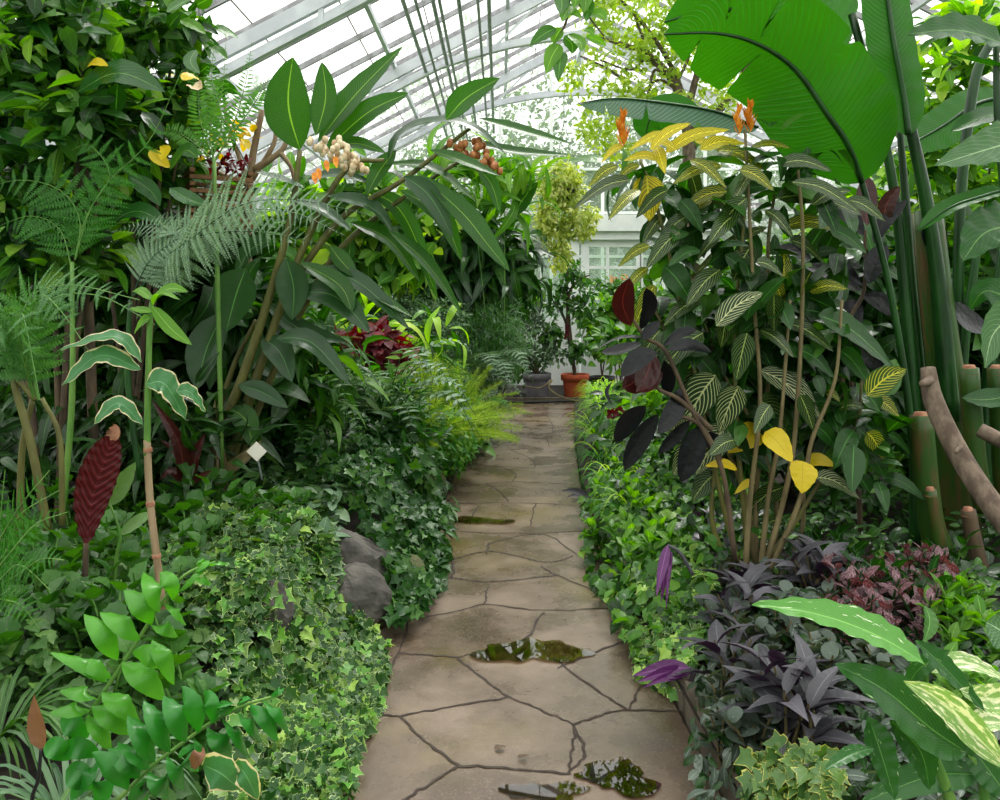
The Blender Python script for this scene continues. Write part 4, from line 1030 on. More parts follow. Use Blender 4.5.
# ---- holly fern in the near left corner
YH = 1.75
t = thing('holly_fern', 'glossy holly fern with big paired leaflets in the bottom left corner', 'fern', foot(100, YH))
def holly(rachis, leaflets, mat, Y, dy=0.0):
    g = G(); stem_px(g, rachis, [2.2, 1.8, 1.2], Y, 7)
    r = g.build('rachis', M['stemgreen'], t)
    for (a, b, w) in leaflets:
        mx, my = (a[0] + b[0]) / 2, (a[1] + b[1]) / 2
        P = [at(a[0], a[1], Y - .01), at(mx + 2, my - 3, Y - .04 + dy), at(b[0], b[1], Y + .01 + random.uniform(-.03, .03))]
        g = G(); g.add(*blade(P, w * .88 * Y / F_PX, n=rdir(.38, .1, .3), prof='ginger', fold=.15, curl=.35, nseg=14, cross=6, wave=.035, nw=5))
        g.build('leaflet', M[mat], t)
holly([(85,720),(112,680),(135,645),(160,605),(185,575),(215,562)], [
  ((160,612),(144,572),24),((172,600),(160,572),22),((152,625),(124,590),24),((178,592),(206,568),12),((165,603),(186,625),20),((150,625),(178,637),16),
  ((140,640),(100,612),24),((118,660),(84,614),24),((132,652),(170,668),24),((122,662),(166,700),28),((112,678),(70,660),18),((108,682),(50,652),16),((102,692),(140,722),26),
  ((92,706),(128,735),24),((192,578),(212,584),16),((196,570),(204,562),16),((208,566),(228,564),10),((98,700),(60,690),20),((90,710),(50,712),22),((152,640),(174,685),20),((88,715),(112,750),24)], 'hollybr', YH)
holly([(118,800),(150,768),(180,745),(215,720),(245,705),(282,694)], [
  ((155,762),(128,715),27),((170,752),(144,700),27),((186,742),(164,695),26),((198,733),(182,686),24),((212,724),(204,690),20),((225,716),(222,700),18),((150,768),(118,742),26),((140,778),(108,748),24),
  ((128,790),(92,752),24),((168,756),(184,790),24),((182,748),(198,772),24),((194,738),(212,768),24),((208,728),(232,762),24),((222,718),(250,758),22),((236,711),(262,742),20),((250,704),(278,742),17),
  ((262,699),(290,734),15),((150,772),(168,798),26),((138,782),(140,812),26),((240,706),(244,696),14),((270,696),(284,690),10)], 'holly', YH - .12)
g = G()
for a, b, w in (((60,748),(100,756),20),((66,770),(92,790),24),((100,760),(70,800),26),((112,770),(96,810),26),((60,720),(88,738),22),((44,745),(70,760),20)):
    g.add(*blade([at(*a, YH + .05), at((a[0]+b[0])/2, (a[1]+b[1])/2 - 4, YH), at(*b, YH + .05)], w * YH / F_PX, n=rdir(.6), prof='ginger', nseg=10, fold=.2))
g.build('old_frond', M['holly'], t)
for (a, b, w, m, lab) in (((203,765),(240,790),36,'varieg','fading green leaf with brown edges at the bottom of the holly fern'), ((236,762),(258,800),24,'varieg','fading leaf hanging beside the other faded one'), ((192,768),(205,750),14,'deadleaf','small dry pink-brown leaf lying on the holly fern')):
    g = G(); g.add(*blade([at(*a, 1.55), at((a[0]+b[0])/2, (a[1]+b[1])/2 - 4, 1.52), at(*b, 1.56)], w * 1.55 / F_PX, n=rdir(.7), prof='oval', fold=.2, wave=.06))
    o = g.build('fading_leaf', M[m], t); o['label'] = lab
g = G(); g.add(*blade([at(42, 750, 1.5), at(36, 720, 1.5), at(34, 694, 1.5)], 18 * 1.5 / F_PX, n=(.3, -1, .1), prof='lance', fold=.5, wave=.08))
o = tag(g.build('dry_seed_pod', M['deadleaf']), 'dry pink-brown pod on a black stalk at the bottom left', 'seed pod')
g = G(); stem_px(g, [(16,985),(30,815),(38,780),(41,748)], [2, 2, 2, 1.4], 1.5); g.build('stalk', M['potblack'], o)

# ---- costus cane with cream-edged leaves
YC = 2.7
t = thing('spiral_ginger', 'slim cane plant with cream-edged green leaves in front of the tree fern', 'plant', foot(168, YC))
g = G(); stem_px(g, [(170,680),(164,620),(157,560),(150,500),(147,440)], [3.9, 3.8, 3.6, 3.4], YC, 10); o = g.build('cane', M['stick'], t); o['label'] = 'dry tan lower cane'
g = G()
for y, x in ((450, 148), (504, 150.5), (556, 156.5), (610, 163)):
    stem_px(g, [(x, y + 2), (x - .3, y - 2)], [4.3, 4.3], YC, 10)
g.build('cane_joint', M['cutend'], o)
g = G(); stem_px(g, [(147,455),(148,390),(150,320),(153,295)], [3.4, 3.1, 2.6, 2], YC, 10); g.build('stem', M['stemgreen'], t)
for pts, w in (([(142,362),(115,336),(60,350)], 20), ([(141,370),(100,355),(62,386)], 22), ([(146,384),(165,384),(186,420)], 30), ([(143,425),(118,403),(94,424)], 18), ([(176,392),(190,392),(205,412)], 18)):
    px_leaf(t, pts, w, YC - .05, 'varieg', prof='ginger', f=.45, fold=.2, wave=.05, nseg=30)
for pts, w in (([(152,300),(140,290),(132,292)], 10), ([(152,300),(170,288),(188,292)], 12), ([(152,306),(172,330),(192,345)], 14), ([(152,312),(140,310),(130,308)], 10), ([(153,305),(160,292),(180,300)], 10), ([(150,318),(142,322),(134,334)], 12)):
    px_leaf(t, pts, w, YC - .03, 'bright', prof='oval', f=.5)

# ---- red-backed leaf plant
t = thing('red_backed_calathea', 'single upright wine-red ribbed leaf with brown tip standing in the left bed', 'plant', foot(85, 2.9))
g = G(); g.add(*blade([at(86, 545, 2.9), at(92, 500, 2.9), at(105, 460, 2.88), at(116, 432, 2.86)], 38 * 2.9 / F_PX, n=(.1, -1, .1), prof='obov', fold=.2, nseg=40, cross=8, wave=.05, nw=11))
g.build('leaf', M['calathea'], t)
g = G(); g.add(*blade([at(112, 440, 2.85), at(115, 432, 2.85), at(114, 424, 2.86)], .05, n=(0, -1, 0), prof='oval', fold=.4, wave=.2)); g.build('dry_tip', M['cutend'], t)
g = G(); stem_px(g, [(84,625),(85,580),(86,543)], [3, 3, 2.5], 2.9); g.build('petiole', M['stembrown'], t)
t = thing('pale_patterned_plant', 'pale green plant with dark-blotched leaf behind the wine-red leaf', 'plant', foot(120, 3.1))
px_leaf(t, [(108,505),(122,485),(136,462)], 20, 3.0, 'lilytop', f=.9); px_leaf(t, [(120,535),(140,520),(152,512)], 14, 3.05, 'lilytop', f=.6)

g = G(); stem_px(g, [(112,600),(116,560),(120,534),(110,504)], [2, 2, 1.5, 1], 3.04); g.build('petiole', M['stemgreen'], t)
# ---- dark red cordyline between cane and ginger
t = thing('red_edged_cordyline', 'small dark plant with crimson-edged leaves at the foot of the shell ginger', 'plant', foot(188, 4.0))
for pts, w in (([(186,480),(178,440),(152,400)], 16), ([(188,482),(180,455),(160,440)], 12), ([(190,480),(196,455),(206,432)], 14), ([(190,485),(200,478),(212,470)], 10), ([(186,485),(172,470),(160,480)], 10)):
    px_leaf(t, pts, w, 4.0, 'maroon', prof='strap', f=.6, fold=.4)

# ---- dumb cane in the near right corner
YD = 1.75
t = thing('dumb_cane', 'dumb cane with big green leaves splashed white in the bottom right corner', 'plant', foot(960, YD))
DL = [([(925,664),(895,645),(860,628),(810,612),(752,604)], 44, 'diefflt', .35), ([(966,752),(930,728),(885,690),(835,664)], 52, 'dieff', .6), ([(1010,770),(975,735),(940,700),(904,681)], 30, 'dieffw', .7),
      ([(930,672),(965,662),(1010,682)], 20, 'dieffw', .5), ([(915,640),(945,668),(986,712)], 22, 'dieff', .6), ([(868,716),(880,750),(895,800)], 30, 'dieff', .9), ([(1010,800),(985,765),(958,732)], 34, 'dieff', .8),
      ([(985,775),(930,776),(860,804)], 34, 'dieff', .5), ([(874,748),(850,755),(824,770)], 16, 'dieff', .4), ([(900,700),(935,720),(985,760)], 30, 'dieff', .7), ([(950,650),(920,668),(905,690)], 18, 'dieff', .6),
      ([(1020,690),(990,700),(960,690)], 30, 'dieffw', .6), ([(890,720),(920,750),(930,790)], 34, 'dieff', .9), ([(1015,640),(1000,630),(986,622)], 40, 'bigpale', .8), ([(925,605),(930,622),(924,642)], 16, 'mid', .9), ([(1015,725),(985,722),(965,735)], 24, 'dieffw', .5)]
for k, (pts, w, m, f) in enumerate(DL):
    px_leaf(t, pts, w, YD + .03 * (k % 4) - (.08 if k < 3 else 0), m, prof='ginger' if k != 1 else 'oval', f=f, fold=.3, wave=.045, nw=7, nseg=28, cross=8)
g = G(); stem_px(g, [(960,860),(950,800),(930,740),(925,665)], [7, 6, 4, 3], YD + .1); stem_px(g, [(975,860),(985,800),(970,752)], [6, 5, 3], YD + .1); g.build('stem', M['stemgreen'], t)

# ------------------------------------------------------------------ ground cover
def gpt(px, py, z):
    Y = (EYE - z) * F_PX / (py - HOR)
    return (px - 500) / F_PX * Y, Y

def in_poly(x, y, poly):
    inside = np.zeros(len(x), bool); n = len(poly)
    for i in range(n):
        x1, y1 = poly[i]; x2, y2 = poly[(i + 1) % n]
        c = ((y1 > y) != (y2 > y)) & (x < (x2 - x1) * (y - y1) / (y2 - y1 + 1e-12) + x1)
        inside ^= c
    return inside

def sample(polypx, z0, N):
    poly = [gpt(p[0], p[1], z0) for p in polypx]
    xs = [p[0] for p in poly]; ys = [p[1] for p in poly]
    X, Y = [], []
    while len(X) < N:
        x = RNG.uniform(min(xs), max(xs), N * 2); y = RNG.uniform(min(ys), max(ys), N * 2)
        k = in_poly(x, y, poly); X += list(x[k]); Y += list(y[k])
    return np.array(X[:N]), np.array(Y[:N])

def cover(name, label, polypx, z0, N, tpl, size, mat, h=.16, cat='ground cover', group=None, hang=.5, face=.3, bumps=.06, mats=None, kind='stuff'):
    """creeping plants too many to count: one object of leaves over the ground"""
    x, y = sample(polypx, z0, N)
    gz = gh(x, y)
    dl = xl(y) - x; dr = x - xr(y)
    edge = np.maximum(dl, dr)                     # distance into the bed
    q = 1 - RNG.random(N) ** 2.2
    mound = .5 + .5 * np.sin(x * 9.1 + 1.3 * np.sin(y * 5)) * np.sin(y * 8.3 + x * 3)
    z = np.maximum(gz, .02) + q * h * (.45 + .75 * mound) * np.clip(.55 + edge * 2, .25, 1) + bumps * np.sin(x * 6 + 1) * np.sin(y * 4.4) + .02
    z = np.maximum(z, .012 + .02 * RNG.random(N))
    toward = np.where(dl > dr, 1.0, -1.0)          # to the path
    d = np.stack([toward * (.4 + RNG.normal(size=N) * .7), -.35 + RNG.normal(size=N) * .7, -.25 - hang * np.exp(-np.abs(edge) * 5) + RNG.normal(size=N) * .25], 1)
    nn = np.stack([toward * .45 * np.exp(-np.abs(edge) * 4) + RNG.normal(size=N) * .5, -face + RNG.normal(size=N) * .5, np.full(N, .8)], 1)
    s = size * (.55 + .8 * RNG.random(N) ** 1.4)
    P = np.stack([x, y, z], 1)
    mats = mats or [mat]
    o = None
    pick = RNG.integers(0, len(mats), N)
    for k, mm in enumerate(mats):
        g = G(); sel = pick == k
        batch(g, tpl, P[sel], d[sel], nn[sel], s[sel])
        oo = g.build(name if k == 0 else 'leaves', M[mm], o)
        if k == 0:
            o = oo; tag(o, label, cat, group, kind)
    return o

cover('variegated_ivy', 'pale cream-edged ivy spilling over the rocks at the lower left of the path',
      [(150,640),(200,575),(262,552),(340,572),(388,600),(380,640),(352,690),(356,735),(300,792),(240,830),(190,800),(230,690)], .28, 6500, IVY, .052, 'ivyvar', h=.24, mats=['ivyvar', 'ivyvar', 'ivyvar', 'ivydark', 'ivyvar', 'ivybr'], face=.5)
cover('dark_ivy', 'dense dark green ivy hanging over the left path edge below the bright fern',
      [(250,500),(262,470),(330,455),(400,462),(440,488),(450,515),(440,552),(412,590),(392,592),(372,560),(345,535),(300,520)], .24, 5200, IVY, .068, 'ivydark', h=.34, face=.5)
cover('mint_groundcover', 'soft mid green leafy ground cover around the cane plant',
      [(-60,720),(-60,575),(40,560),(150,535),(250,530),(280,560),(215,590),(190,640),(240,700),(180,760),(60,740)], .34, 3200, MINT, .06, 'mint', h=.18)
cover('prayer_plant_carpet', 'patterned dark green low foliage at the foot of the shell ginger',
      [(120,545),(110,500),(190,490),(260,468),(330,480),(345,520),(320,570),(240,552)], .36, 2200, OVAL, .1, 'deep', h=.2, mats=['deep', 'mint', 'grey'])
cover('creeping_foliage', 'small green leaves creeping around the wine-red leaf and fern stalks',
      [(-120,580),(-120,500),(60,500),(150,505),(200,500),(180,540),(60,570)], .4, 1800, MINT, .07, 'mid', h=.14, mats=['deep', 'mint'])
cover('ivy_on_right', 'small light green ivy at the right path edge beside the violet-leaved stems',
      [(612,575),(660,560),(715,590),(720,640),(690,665),(640,640)], .18, 1300, IVY, .05, 'ivyvar', h=.16, mats=['ivyvar', 'ivybr'])
cover('yellow_rimmed_ivy', 'grey-green ivy with yellow rims at the bottom edge of the right bed',
      [(694,800),(715,765),(760,740),(810,748),(840,790),(840,850),(720,850)], .3, 900, IVY, .055, 'ivycream', h=.24)
cover('edge_coleus', 'bright green soft leaves along the right path edge beneath the rubber plant',
      [(585,470),(640,440),(740,440),(780,500),(770,560),(700,600),(640,600),(600,560),(582,510)], .3, 3400, MINT, .065, 'bright', h=.3, mats=['bright', 'mid', 'mid', 'deep'])
cover('shaded_groundcover', 'dark small-leaved ground cover under the striped shrub and giant stalks',
      [(740,580),(740,520),(850,500),(1100,490),(1150,580),(1000,640),(860,610)], .35, 2400, OVAL, .075, 'deep', h=.16, mats=['deep', 'deep', 'mid'])
cover('shaded_groundcover', 'grey-green low leaves covering the soil between the purple stems and the dumb cane',
      [(690,700),(700,600),(850,600),(1050,640),(1080,800),(800,860),(715,800)], .3, 2600, OBOV, .06, 'silver', h=.12, mats=['silver', 'deep'])
cover('fern_carpet', 'fine dark foliage carpeting the left bed behind the ivy',
      [(150,500),(150,440),(300,420),(440,400),(455,450),(448,490),(330,475),(230,500)], .4, 3200, LANCE, .13, 'deep', h=.3, mats=['deep', 'mid', 'grey'])
cover('back_groundcover', 'low green foliage filling the far part of the left bed',
      [(-100,500),(-100,425),(250,402),(480,396),(484,412),(440,420),(300,430),(150,450)], .45, 3600, OVAL, .15, 'mid', h=.35, mats=['deep', 'mid'])
cover('back_groundcover', 'low green foliage filling the far part of the right bed',
      [(600,460),(590,404),(700,396),(1100,410),(1300,510),(900,510),(760,480)], .4, 3600, OVAL, .14, 'mid', h=.35, mats=['deep', 'mid'])

# ---- strap leaves, bottom left
def tuft(g, c, n, ln, wd, lift=1.0, prof='strap', nrm=None):
    for k in range(n):
        a = random.uniform(0, 2 * PI); l = ln * random.uniform(.6, 1.1)
        d = np.array([math.cos(a), math.sin(a), 0])
        P = [c, c + d * l * .35 + np.array([0, 0, l * .55 * lift]), c + d * l * .75 + np.array([0, 0, l * .6 * lift]), c + d * l + np.array([0, 0, l * .28 * lift])]
        g.add(*blade(P, wd, n=(-d[0] * .3, -d[1] * .3, 1), prof=prof, fold=.35, nseg=8, cross=2))
for k, (px, Y, lab) in enumerate(((20, 1.75, 'dark strap-leaved grass clump in the bottom left corner'), (70, 2.0, 'strap-leaved clump behind the holly fern'), (-10, 2.2, 'strap-leaved clump at the left picture edge under the lady fern'), (100, 1.6, 'small strap-leaved clump under the holly fern'))):
    x, y, z = foot(px, Y); t = thing('lilyturf', lab, 'plant', (x, y, z), 'lilyturf clumps')
    g = G(); tuft(g, np.array([x, y, z]), 46, .34, .018); g.build('foliage', M['grey' if k % 2 else 'mint'], t)

# ---- rocks
def rock(name, label, c, r, mat, seed):
    rr = np.random.default_rng(seed)
    n1, n2 = 26, 40
    th = np.linspace(.02, PI - .02, n1); ph = np.linspace(0, 2 * PI, n2, endpoint=False)
    TH, PH = np.meshgrid(th, ph, indexing='ij')
    D = np.stack([np.sin(TH) * np.cos(PH), np.sin(TH) * np.sin(PH), np.cos(TH)], -1)
    k = np.ones(TH.shape)
    for _ in range(12):
        a = nz(rr.normal(size=3)); c0 = rr.uniform(.55, .9)
        dp = D @ a
        k = np.minimum(k, np.where(dp > 0.05, c0 / np.maximum(dp, .05), 9))
    for f in (3, 6, 12, 22):
        a = rr.normal(size=3) * f; k = k + .05 / (f ** .5) * np.sin(D @ a + rr.random() * 6) * np.sin(D @ rr.normal(size=3) * f)
    V = D * k[..., None] * np.array(r) + np.array(c)
    i, j = np.meshgrid(np.arange(n1 - 1), np.arange(n2), indexing='ij'); jn = (j + 1) % n2
    F = np.stack([(i*n2+j).ravel(), ((i+1)*n2+j).ravel(), ((i+1)*n2+jn).ravel(), (i*n2+jn).ravel()], 1)
    return tag(G().add(V.reshape(-1, 3), F).build(name, M[mat], smooth=False), label, 'rock', 'edging rocks of the left bed')
for (px, py, Y, r, mt, lab) in (
    (358, 556, 4.15, (.19, .22, .20), 'rock', 'grey-brown boulder half covered by dark ivy'),
    (338, 588, 3.85, (.26, .20, .17), 'rock', 'smooth grey rock rising between the two ivies'),
    (376, 590, 3.95, (.07, .10, .14), 'rockmoss', 'small mossy rock wedged beside the smooth grey rock'),
    (268, 622, 3.15, (.13, .12, .17), 'rock', 'upright squared rock surrounded by cream-edged ivy'),
    (290, 775, 2.6, (.10, .2, .12), 'rockmoss', 'dark rock under the ivy nearest the camera'),
    (424, 470, 6.6, (.2, .3, .22), 'rockmoss', 'dark rock below the bright feathery fern'),
    (408, 560, 4.6, (.12, .25, .14), 'rockmoss', 'dark rock hidden under the hanging dark ivy')):
    c = at(px, py, Y); c[2] -= (-.03 if px == 268 else .05) if mt == 'rock' else .12; rock('rock', lab, c, r, mt, int(px))

# ---- small plants copied along the borders
def small_plant(name, label, cat, mat, tpl, nst, nl, h, leaf, group, stemmat='stemgreen', lean=.35, droop=.0, top=None, upn=.5):
    t = thing(name, label, cat, (0, 0, 0), group)
    g, gs = G(), G()
    for s in range(nst):
        a = s * 2.4 + random.random(); tipx = np.array([math.cos(a), math.sin(a)]) * lean * h * random.uniform(.5, 1.2)
        hh = h * random.uniform(.7, 1.1)
        P = [(0, 0, -.03), (tipx[0] * .4, tipx[1] * .4, hh * .6), (tipx[0], tipx[1], hh)]
        add_tube(gs, P, [.006, .005, .003], 5, 6, cap=False)
        C3 = catmull(P, 10)
        for k in range(nl):
            q = .25 + .75 * (k + .5) / nl; p = C3[min(10, int(q * 10))]
            b = k * 2.2 + a
            d = np.array([math.cos(b), math.sin(b), .55 - droop + .5 * (q > .8)])
            l = leaf * random.uniform(.75, 1.15) * (1.1 - .3 * q)
            batch(g, tpl, p[None], d[None], np.array([[-d[0] * .3, -d[1] * .3, 1.0]]) * upn + np.array([[0, -.2, 0]]), l)
    g.build('foliage', M[mat], t); gs.build('stems', M[stemmat], t)
    return t
def spread_plants(src, spots, group, label):
    for k, (px, Y) in enumerate(spots):
        loc = foot(px, Y); rz = random.uniform(0, 6.28); sc_ = random.uniform(.8, 1.15)
        if k == 0:
            src.location = loc; src.rotation_euler = (0, 0, rz)
        else:
            copy_thing(src, loc, rz, sc_)
def jspots(n, boxes):
    out = []
    for k in range(n):
        b = boxes[k % len(boxes)]
        out.append((random.uniform(b[0], b[1]), random.uniform(b[2], b[3])))
    return out
LB = T_blade(.3, 'lance', .35, .05, nseg=6, droop=.2)
p = small_plant('purple_heart', 'trailing purple-grey plant with lance leaves in the right border', 'plant', 'purple', T_blade(.34, 'lance', .35, .05, nseg=6, droop=.2), 3, 5, .27, .21, 'purple-grey trailing plants', 'stemtan')
spread_plants(p, jspots(12, [(700, 790, 2.5, 3.4), (640, 710, 3.8, 5.2), (700, 820, 2.9, 3.6), (770, 820, 2.45, 2.7)]), '', '')
p = small_plant('lemon_balm', 'soft green plant with whorled scalloped leaves around the cane', 'plant', 'mid', MINT, 3, 8, .36, .1, 'whorl-leaved green plants around the cane')
spread_plants(p, jspots(42, [(0, 240, 2.7, 3.8), (-20, 200, 2.3, 3.0), (60, 300, 3.6, 4.3)]), '', '')
p = small_plant('arrow_leaf_plant', 'low plant with upright patterned oval leaves at the foot of the shell ginger', 'plant', 'grey', OVAL, 3, 5, .2, .17, 'patterned low plants by the shell ginger')
spread_plants(p, jspots(12, [(210, 320, 3.7, 4.4)]), '', '')
p = small_plant('silver_leaf_plant', 'silvery plant with rounded grey-green leaves in the right border', 'plant', 'silver', ROUND, 3, 8, .26, .075, 'silvery round-leaved plants', 'stemtan')
spread_plants(p, jspots(34, [(715, 860, 2.5, 3.3), (800, 900, 2.6, 3.4), (720, 800, 3.0, 3.9)]), '', '')
p = small_plant('polka_dot_plant', 'pink-speckled dark plant between the dumb cane and giant stalks', 'plant', 'pink', OVAL, 4, 8, .27, .08, 'pink-speckled plants', 'stemdark')
spread_plants(p, jspots(20, [(825, 950, 3.1, 3.6), (840, 930, 2.8, 3.2)]), '', '')
p = small_plant('coleus', 'upright bright green soft-leaved plant along the right path edge', 'plant', 'bright', OVAL, 4, 8, .3, .11, 'bright plants along the right path edge', 'stemgreen')
spread_plants(p, jspots(14, [(600, 650, 4.8, 6.2), (620, 690, 4.0, 5.0)]), '', '')
p = small_plant('pilea_plant', 'bright green low bushy plant at the right edge above the dumb cane', 'plant', 'bright', OVAL, 4, 9, .26, .09, 'bright low plants at the right edge', 'stemgreen')
spread_plants(p, jspots(9, [(930, 1010, 2.4, 3.0), (945, 1000, 2.9, 3.3)]), '', '')
p = small_plant('pepper_plant', 'small glossy green plant growing in the shade below the giant stalks', 'plant', 'dark', OVAL, 3, 7, .26, .11, 'glossy green seedlings', 'stemgreen')
spread_plants(p, jspots(14, [(800, 1000, 3.3, 3.9), (870, 980, 3.0, 3.4), (640, 720, 4.4, 5.4)]), '', '')

# violet shoots at the path edge
for (x, y, x2, y2, w, Y, lab) in ((668, 545, 656, 598, 11, 3.4, 'violet leaf hanging beside the light ivy'), (690, 668, 632, 676, 18, 3.1, 'curled violet shoot lying over the path edge'), (692, 672, 690, 712, 7, 3.05, 'thin violet leaf hanging at the kerb'),
                           (590, 497, 561, 491, 8, 5.9, 'lone dark purple leaf reaching over the path'), (735, 755, 755, 752, 10, 2.5, 'violet leaf at the foot of the purple stems')):
    o = thing('violet_shoot', lab, 'plant', at(x, y, Y), 'violet shoots at the path edge')
    for q in range(3):
        px_leaf(o, [(x + q * 2, y + q * 3), ((x + x2) / 2 + q * 3, (y + y2) / 2 - 3 + q * 4), (x2 + q * 5, y2 + q * 6)], w * (1 - .25 * q), Y + .02 * q, 'violet' if w > 8.5 else 'purple', prof='lance', f=.6, fold=.3)
    g = G(); stem_px(g, [(x + 25, y + 30), (x + 12, y + 8), (x, y)], [2, 2, 1.5], Y + .03); g.build('stem', M['purple'], o)

# grassy spider plants along the right edge
for k in range(17):
    Y = 5.2 + k * .42 + random.uniform(-.1, .1)
    x = float(xr(Y)) + .2 + (.12 if Y > 8.5 else 0) + random.uniform(0, .3) * (k % 2); z = float(gh(x, Y))
    t = thing('spider_plant', 'arching grassy spider plant edging the right side of the path', 'plant', (x, Y, z), 'spider plants along the right edge')
    g = G(); tuft(g, np.array([x, Y, z]), 80, .36, .014, .8); g.build('foliage', M['fernbr' if k < 8 else 'bright'], t)
    g = G(); tuft(g, np.array([x, Y, z + .03]), 16, .36, .012, 1.0); g.build('striped_leaves', M['lime'], t)
for (x, y, Y) in ((612, 414, 7.2), (619, 412, 7.3)):
    t = thing('red_flower', 'small dark red flower among the spider plants' + (' on the side nearer the path' if x < 615 else ', the one farther from the path'), 'flower', at(x, y, Y))
    g = G()
    for q in range(5):
        a = q * 1.257; c = at(x, y, Y); g.add(*blade([c, c + np.array([math.cos(a), -.3, math.sin(a)]) * .06], .045, n=(0, -1, .2), prof='obov', nseg=5, cross=2))
    g.build('petals', M['redleaf'], t); g = G(); stem_px(g, [(x, y), (x + 3, y + 25)], [1, 1], Y, 5); g.build('stem', M['stemgreen'], t)

# ------------------------------------------------------------------ shrubs and masses behind
def shrub(name, label, cat, px, Y, blobs, mat, tpl, N, size, group=None, stemmat='stembrown', mats=None, rt=.012, nst=5, **kw):
    """blobs: (px,py,rx,ry[,dY[,ry_depth]]) in photograph pixels at distance Y"""
    f = foot(px, Y); t = thing(name, label, cat, f, group)
    B = []
    for b in blobs:
        dy = b[4] if len(b) > 4 else 0; dep = b[5] if len(b) > 5 else .35
        B.append((at(b[0], b[1], Y + dy), (b[2] * (Y + dy) / F_PX, dep, b[3] * (Y + dy) / F_PX)))
    g = G()
    for k in range(nst):
        c = B[k % len(B)][0] + RNG.normal(size=3) * np.array(B[k % len(B)][1]) * .35
        c = np.array([c[0], c[1], max(c[2], f[2] + .1)])
        mid = np.array([f[0] * .5 + c[0] * .5 + random.uniform(-.05, .05), f[1] * .5 + c[1] * .5, f[2] * .45 + c[2] * .55])
        add_tube(g, [np.array(f) + [random.uniform(-.05, .05), 0, 0], mid, c], [rt, rt * .7, rt * .35], 6, 8, cap=False)
    g.build('stem', M[stemmat], t)
    mats = mats or [mat]
    for mm in mats:
        g = G(); foliage(g, tpl, B, N // len(mats), size, **kw); g.build('foliage', M[mm], t)
    return t

# left side, front to back
shrub('climbing_fig', 'dense dark climber filling the top left corner', 'climber', 55, 4.0, [(20,60,60,80), (70,30,50,60), (15,190,50,80), (95,110,45,70), (50,250,60,50)], 'dark', OVAL, 1700, .13, shell=.2, mats=['dark', 'mid', 'bright', 'deep'], rt=.02, nst=4)
shrub('leafy_climber', 'bright leafy climber right of the dark one below the roof', 'climber', 130, 4.7, [(120,40,50,60), (170,20,45,50), (150,120,45,70), (185,90,30,50), (110,170,50,50)], 'mid', OVAL, 1500, .125, shell=.2, mats=['mid', 'dark', 'bright'], rt=.02)
shrub('shade_shrub', 'broad dark-leaved shrub behind the grey arching fern', 'shrub', 160, 5.2, [(60,300,90,70), (170,230,60,60), (170,320,60,60), (230,290,50,60), (100,380,90,60), (210,400,60,50)], 'deep', BROAD, 1300, .24, shell=.1, mats=['deep', 'dark'], rt=.02)
shrub('shade_shrub', 'wide leafy shrub standing behind the fern stalks at far left', 'shrub', 20, 5.6, [(-40,120,90,90), (-60,260,90,90), (0,400,90,50)], 'deep', BROAD, 900, .26, shell=.1, mats=['deep', 'dark'])
shrub('thicket_shrub', 'dark thicket shrub between fern stalks and ginger stems', 'shrub', 130, 4.3, [(100,440,90,45), (190,440,50,45), (30,450,60,45)], 'deep', LANCE, 700, .22, shell=.1)
shrub('thicket_shrub', 'thicket shrub low behind the shell ginger', 'shrub', 300, 5.4, [(270,400,50,50), (310,360,40,50), (250,330,40,50)], 'dark', LANCE, 700, .24, shell=.1, mats=['dark', 'mid'])
shrub('tall_backdrop_shrub', 'tall pale green shrub glimpsed behind the shell ginger flowers', 'shrub', 340, 9.0, [(300,230,50,60), (360,200,40,50), (400,240,40,50), (270,300,60,50), (340,300,50,40)], 'bright', OVAL, 1500, .26, shell=.1, mats=['bright', 'mid', 'lime'])
shrub('tall_backdrop_shrub', 'tall green shrub against the left glass wall', 'shrub', 200, 8.0, [(100,200,90,70), (200,260,70,70), (20,240,80,90), (140,330,120,60), (-60,150,90,90)], 'mid', BROAD, 1500, .36, shell=.1, mats=['mid', 'deep'])
shrub('tall_backdrop_shrub', 'tall dark shrub far left near the wall', 'shrub', 260, 11.5, [(200,250,80,60), (270,300,80,60), (330,250,50,60), (370,330,60,40)], 'mid', BROAD, 1100, .4, shell=.1, mats=['mid', 'dark'])
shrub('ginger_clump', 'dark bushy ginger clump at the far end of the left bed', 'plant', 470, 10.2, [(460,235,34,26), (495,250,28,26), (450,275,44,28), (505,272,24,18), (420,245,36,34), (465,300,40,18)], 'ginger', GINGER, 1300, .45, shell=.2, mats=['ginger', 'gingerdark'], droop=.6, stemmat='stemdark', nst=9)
shrub('ginger_shoot', 'tall pale ginger shoots with upright leaves before the far glazing', 'plant', 500, 9.5, [(500,205,14,34), (478,180,20,20), (440,190,24,24), (520,200,12,20)], 'bright', GINGER, 130, .45, shell=.1, droop=-.5, stemmat='stemgreen', nst=2, rt=.008)
for (x, y, x1, y1) in ((514, 216, 538, 182), (455, 160, 478, 176), (426, 200, 440, 160)):
    px_leaf(bpy.data.objects['ginger_shoot'], [(x, y), ((x + x1) / 2 - 3, (y + y1) / 2), (x1, y1)], 18, 9.4, 'ginger', prof='ginger', f=.8)
shrub('fine_leaved_shrub', 'pale grey-green fine-leaved shrub left of the far pots', 'shrub', 415, 9.0, [(400,305,36,22), (440,318,30,20), (380,330,30,20), (420,340,40,20)], 'grey', TINY, 5000, .05, shell=.2)
shrub('feathery_shrub', 'blue-green feathery fern shrub beside the grey pot', 'fern', 480, 9.7, [(470,335,34,28), (500,325,26,26), (480,365,36,26), (508,350,20,26)], 'fern', NEEDLE, 12000, .1, shell=.3, mats=['ferndk', 'ferngrey', 'fern'], droop=.4)
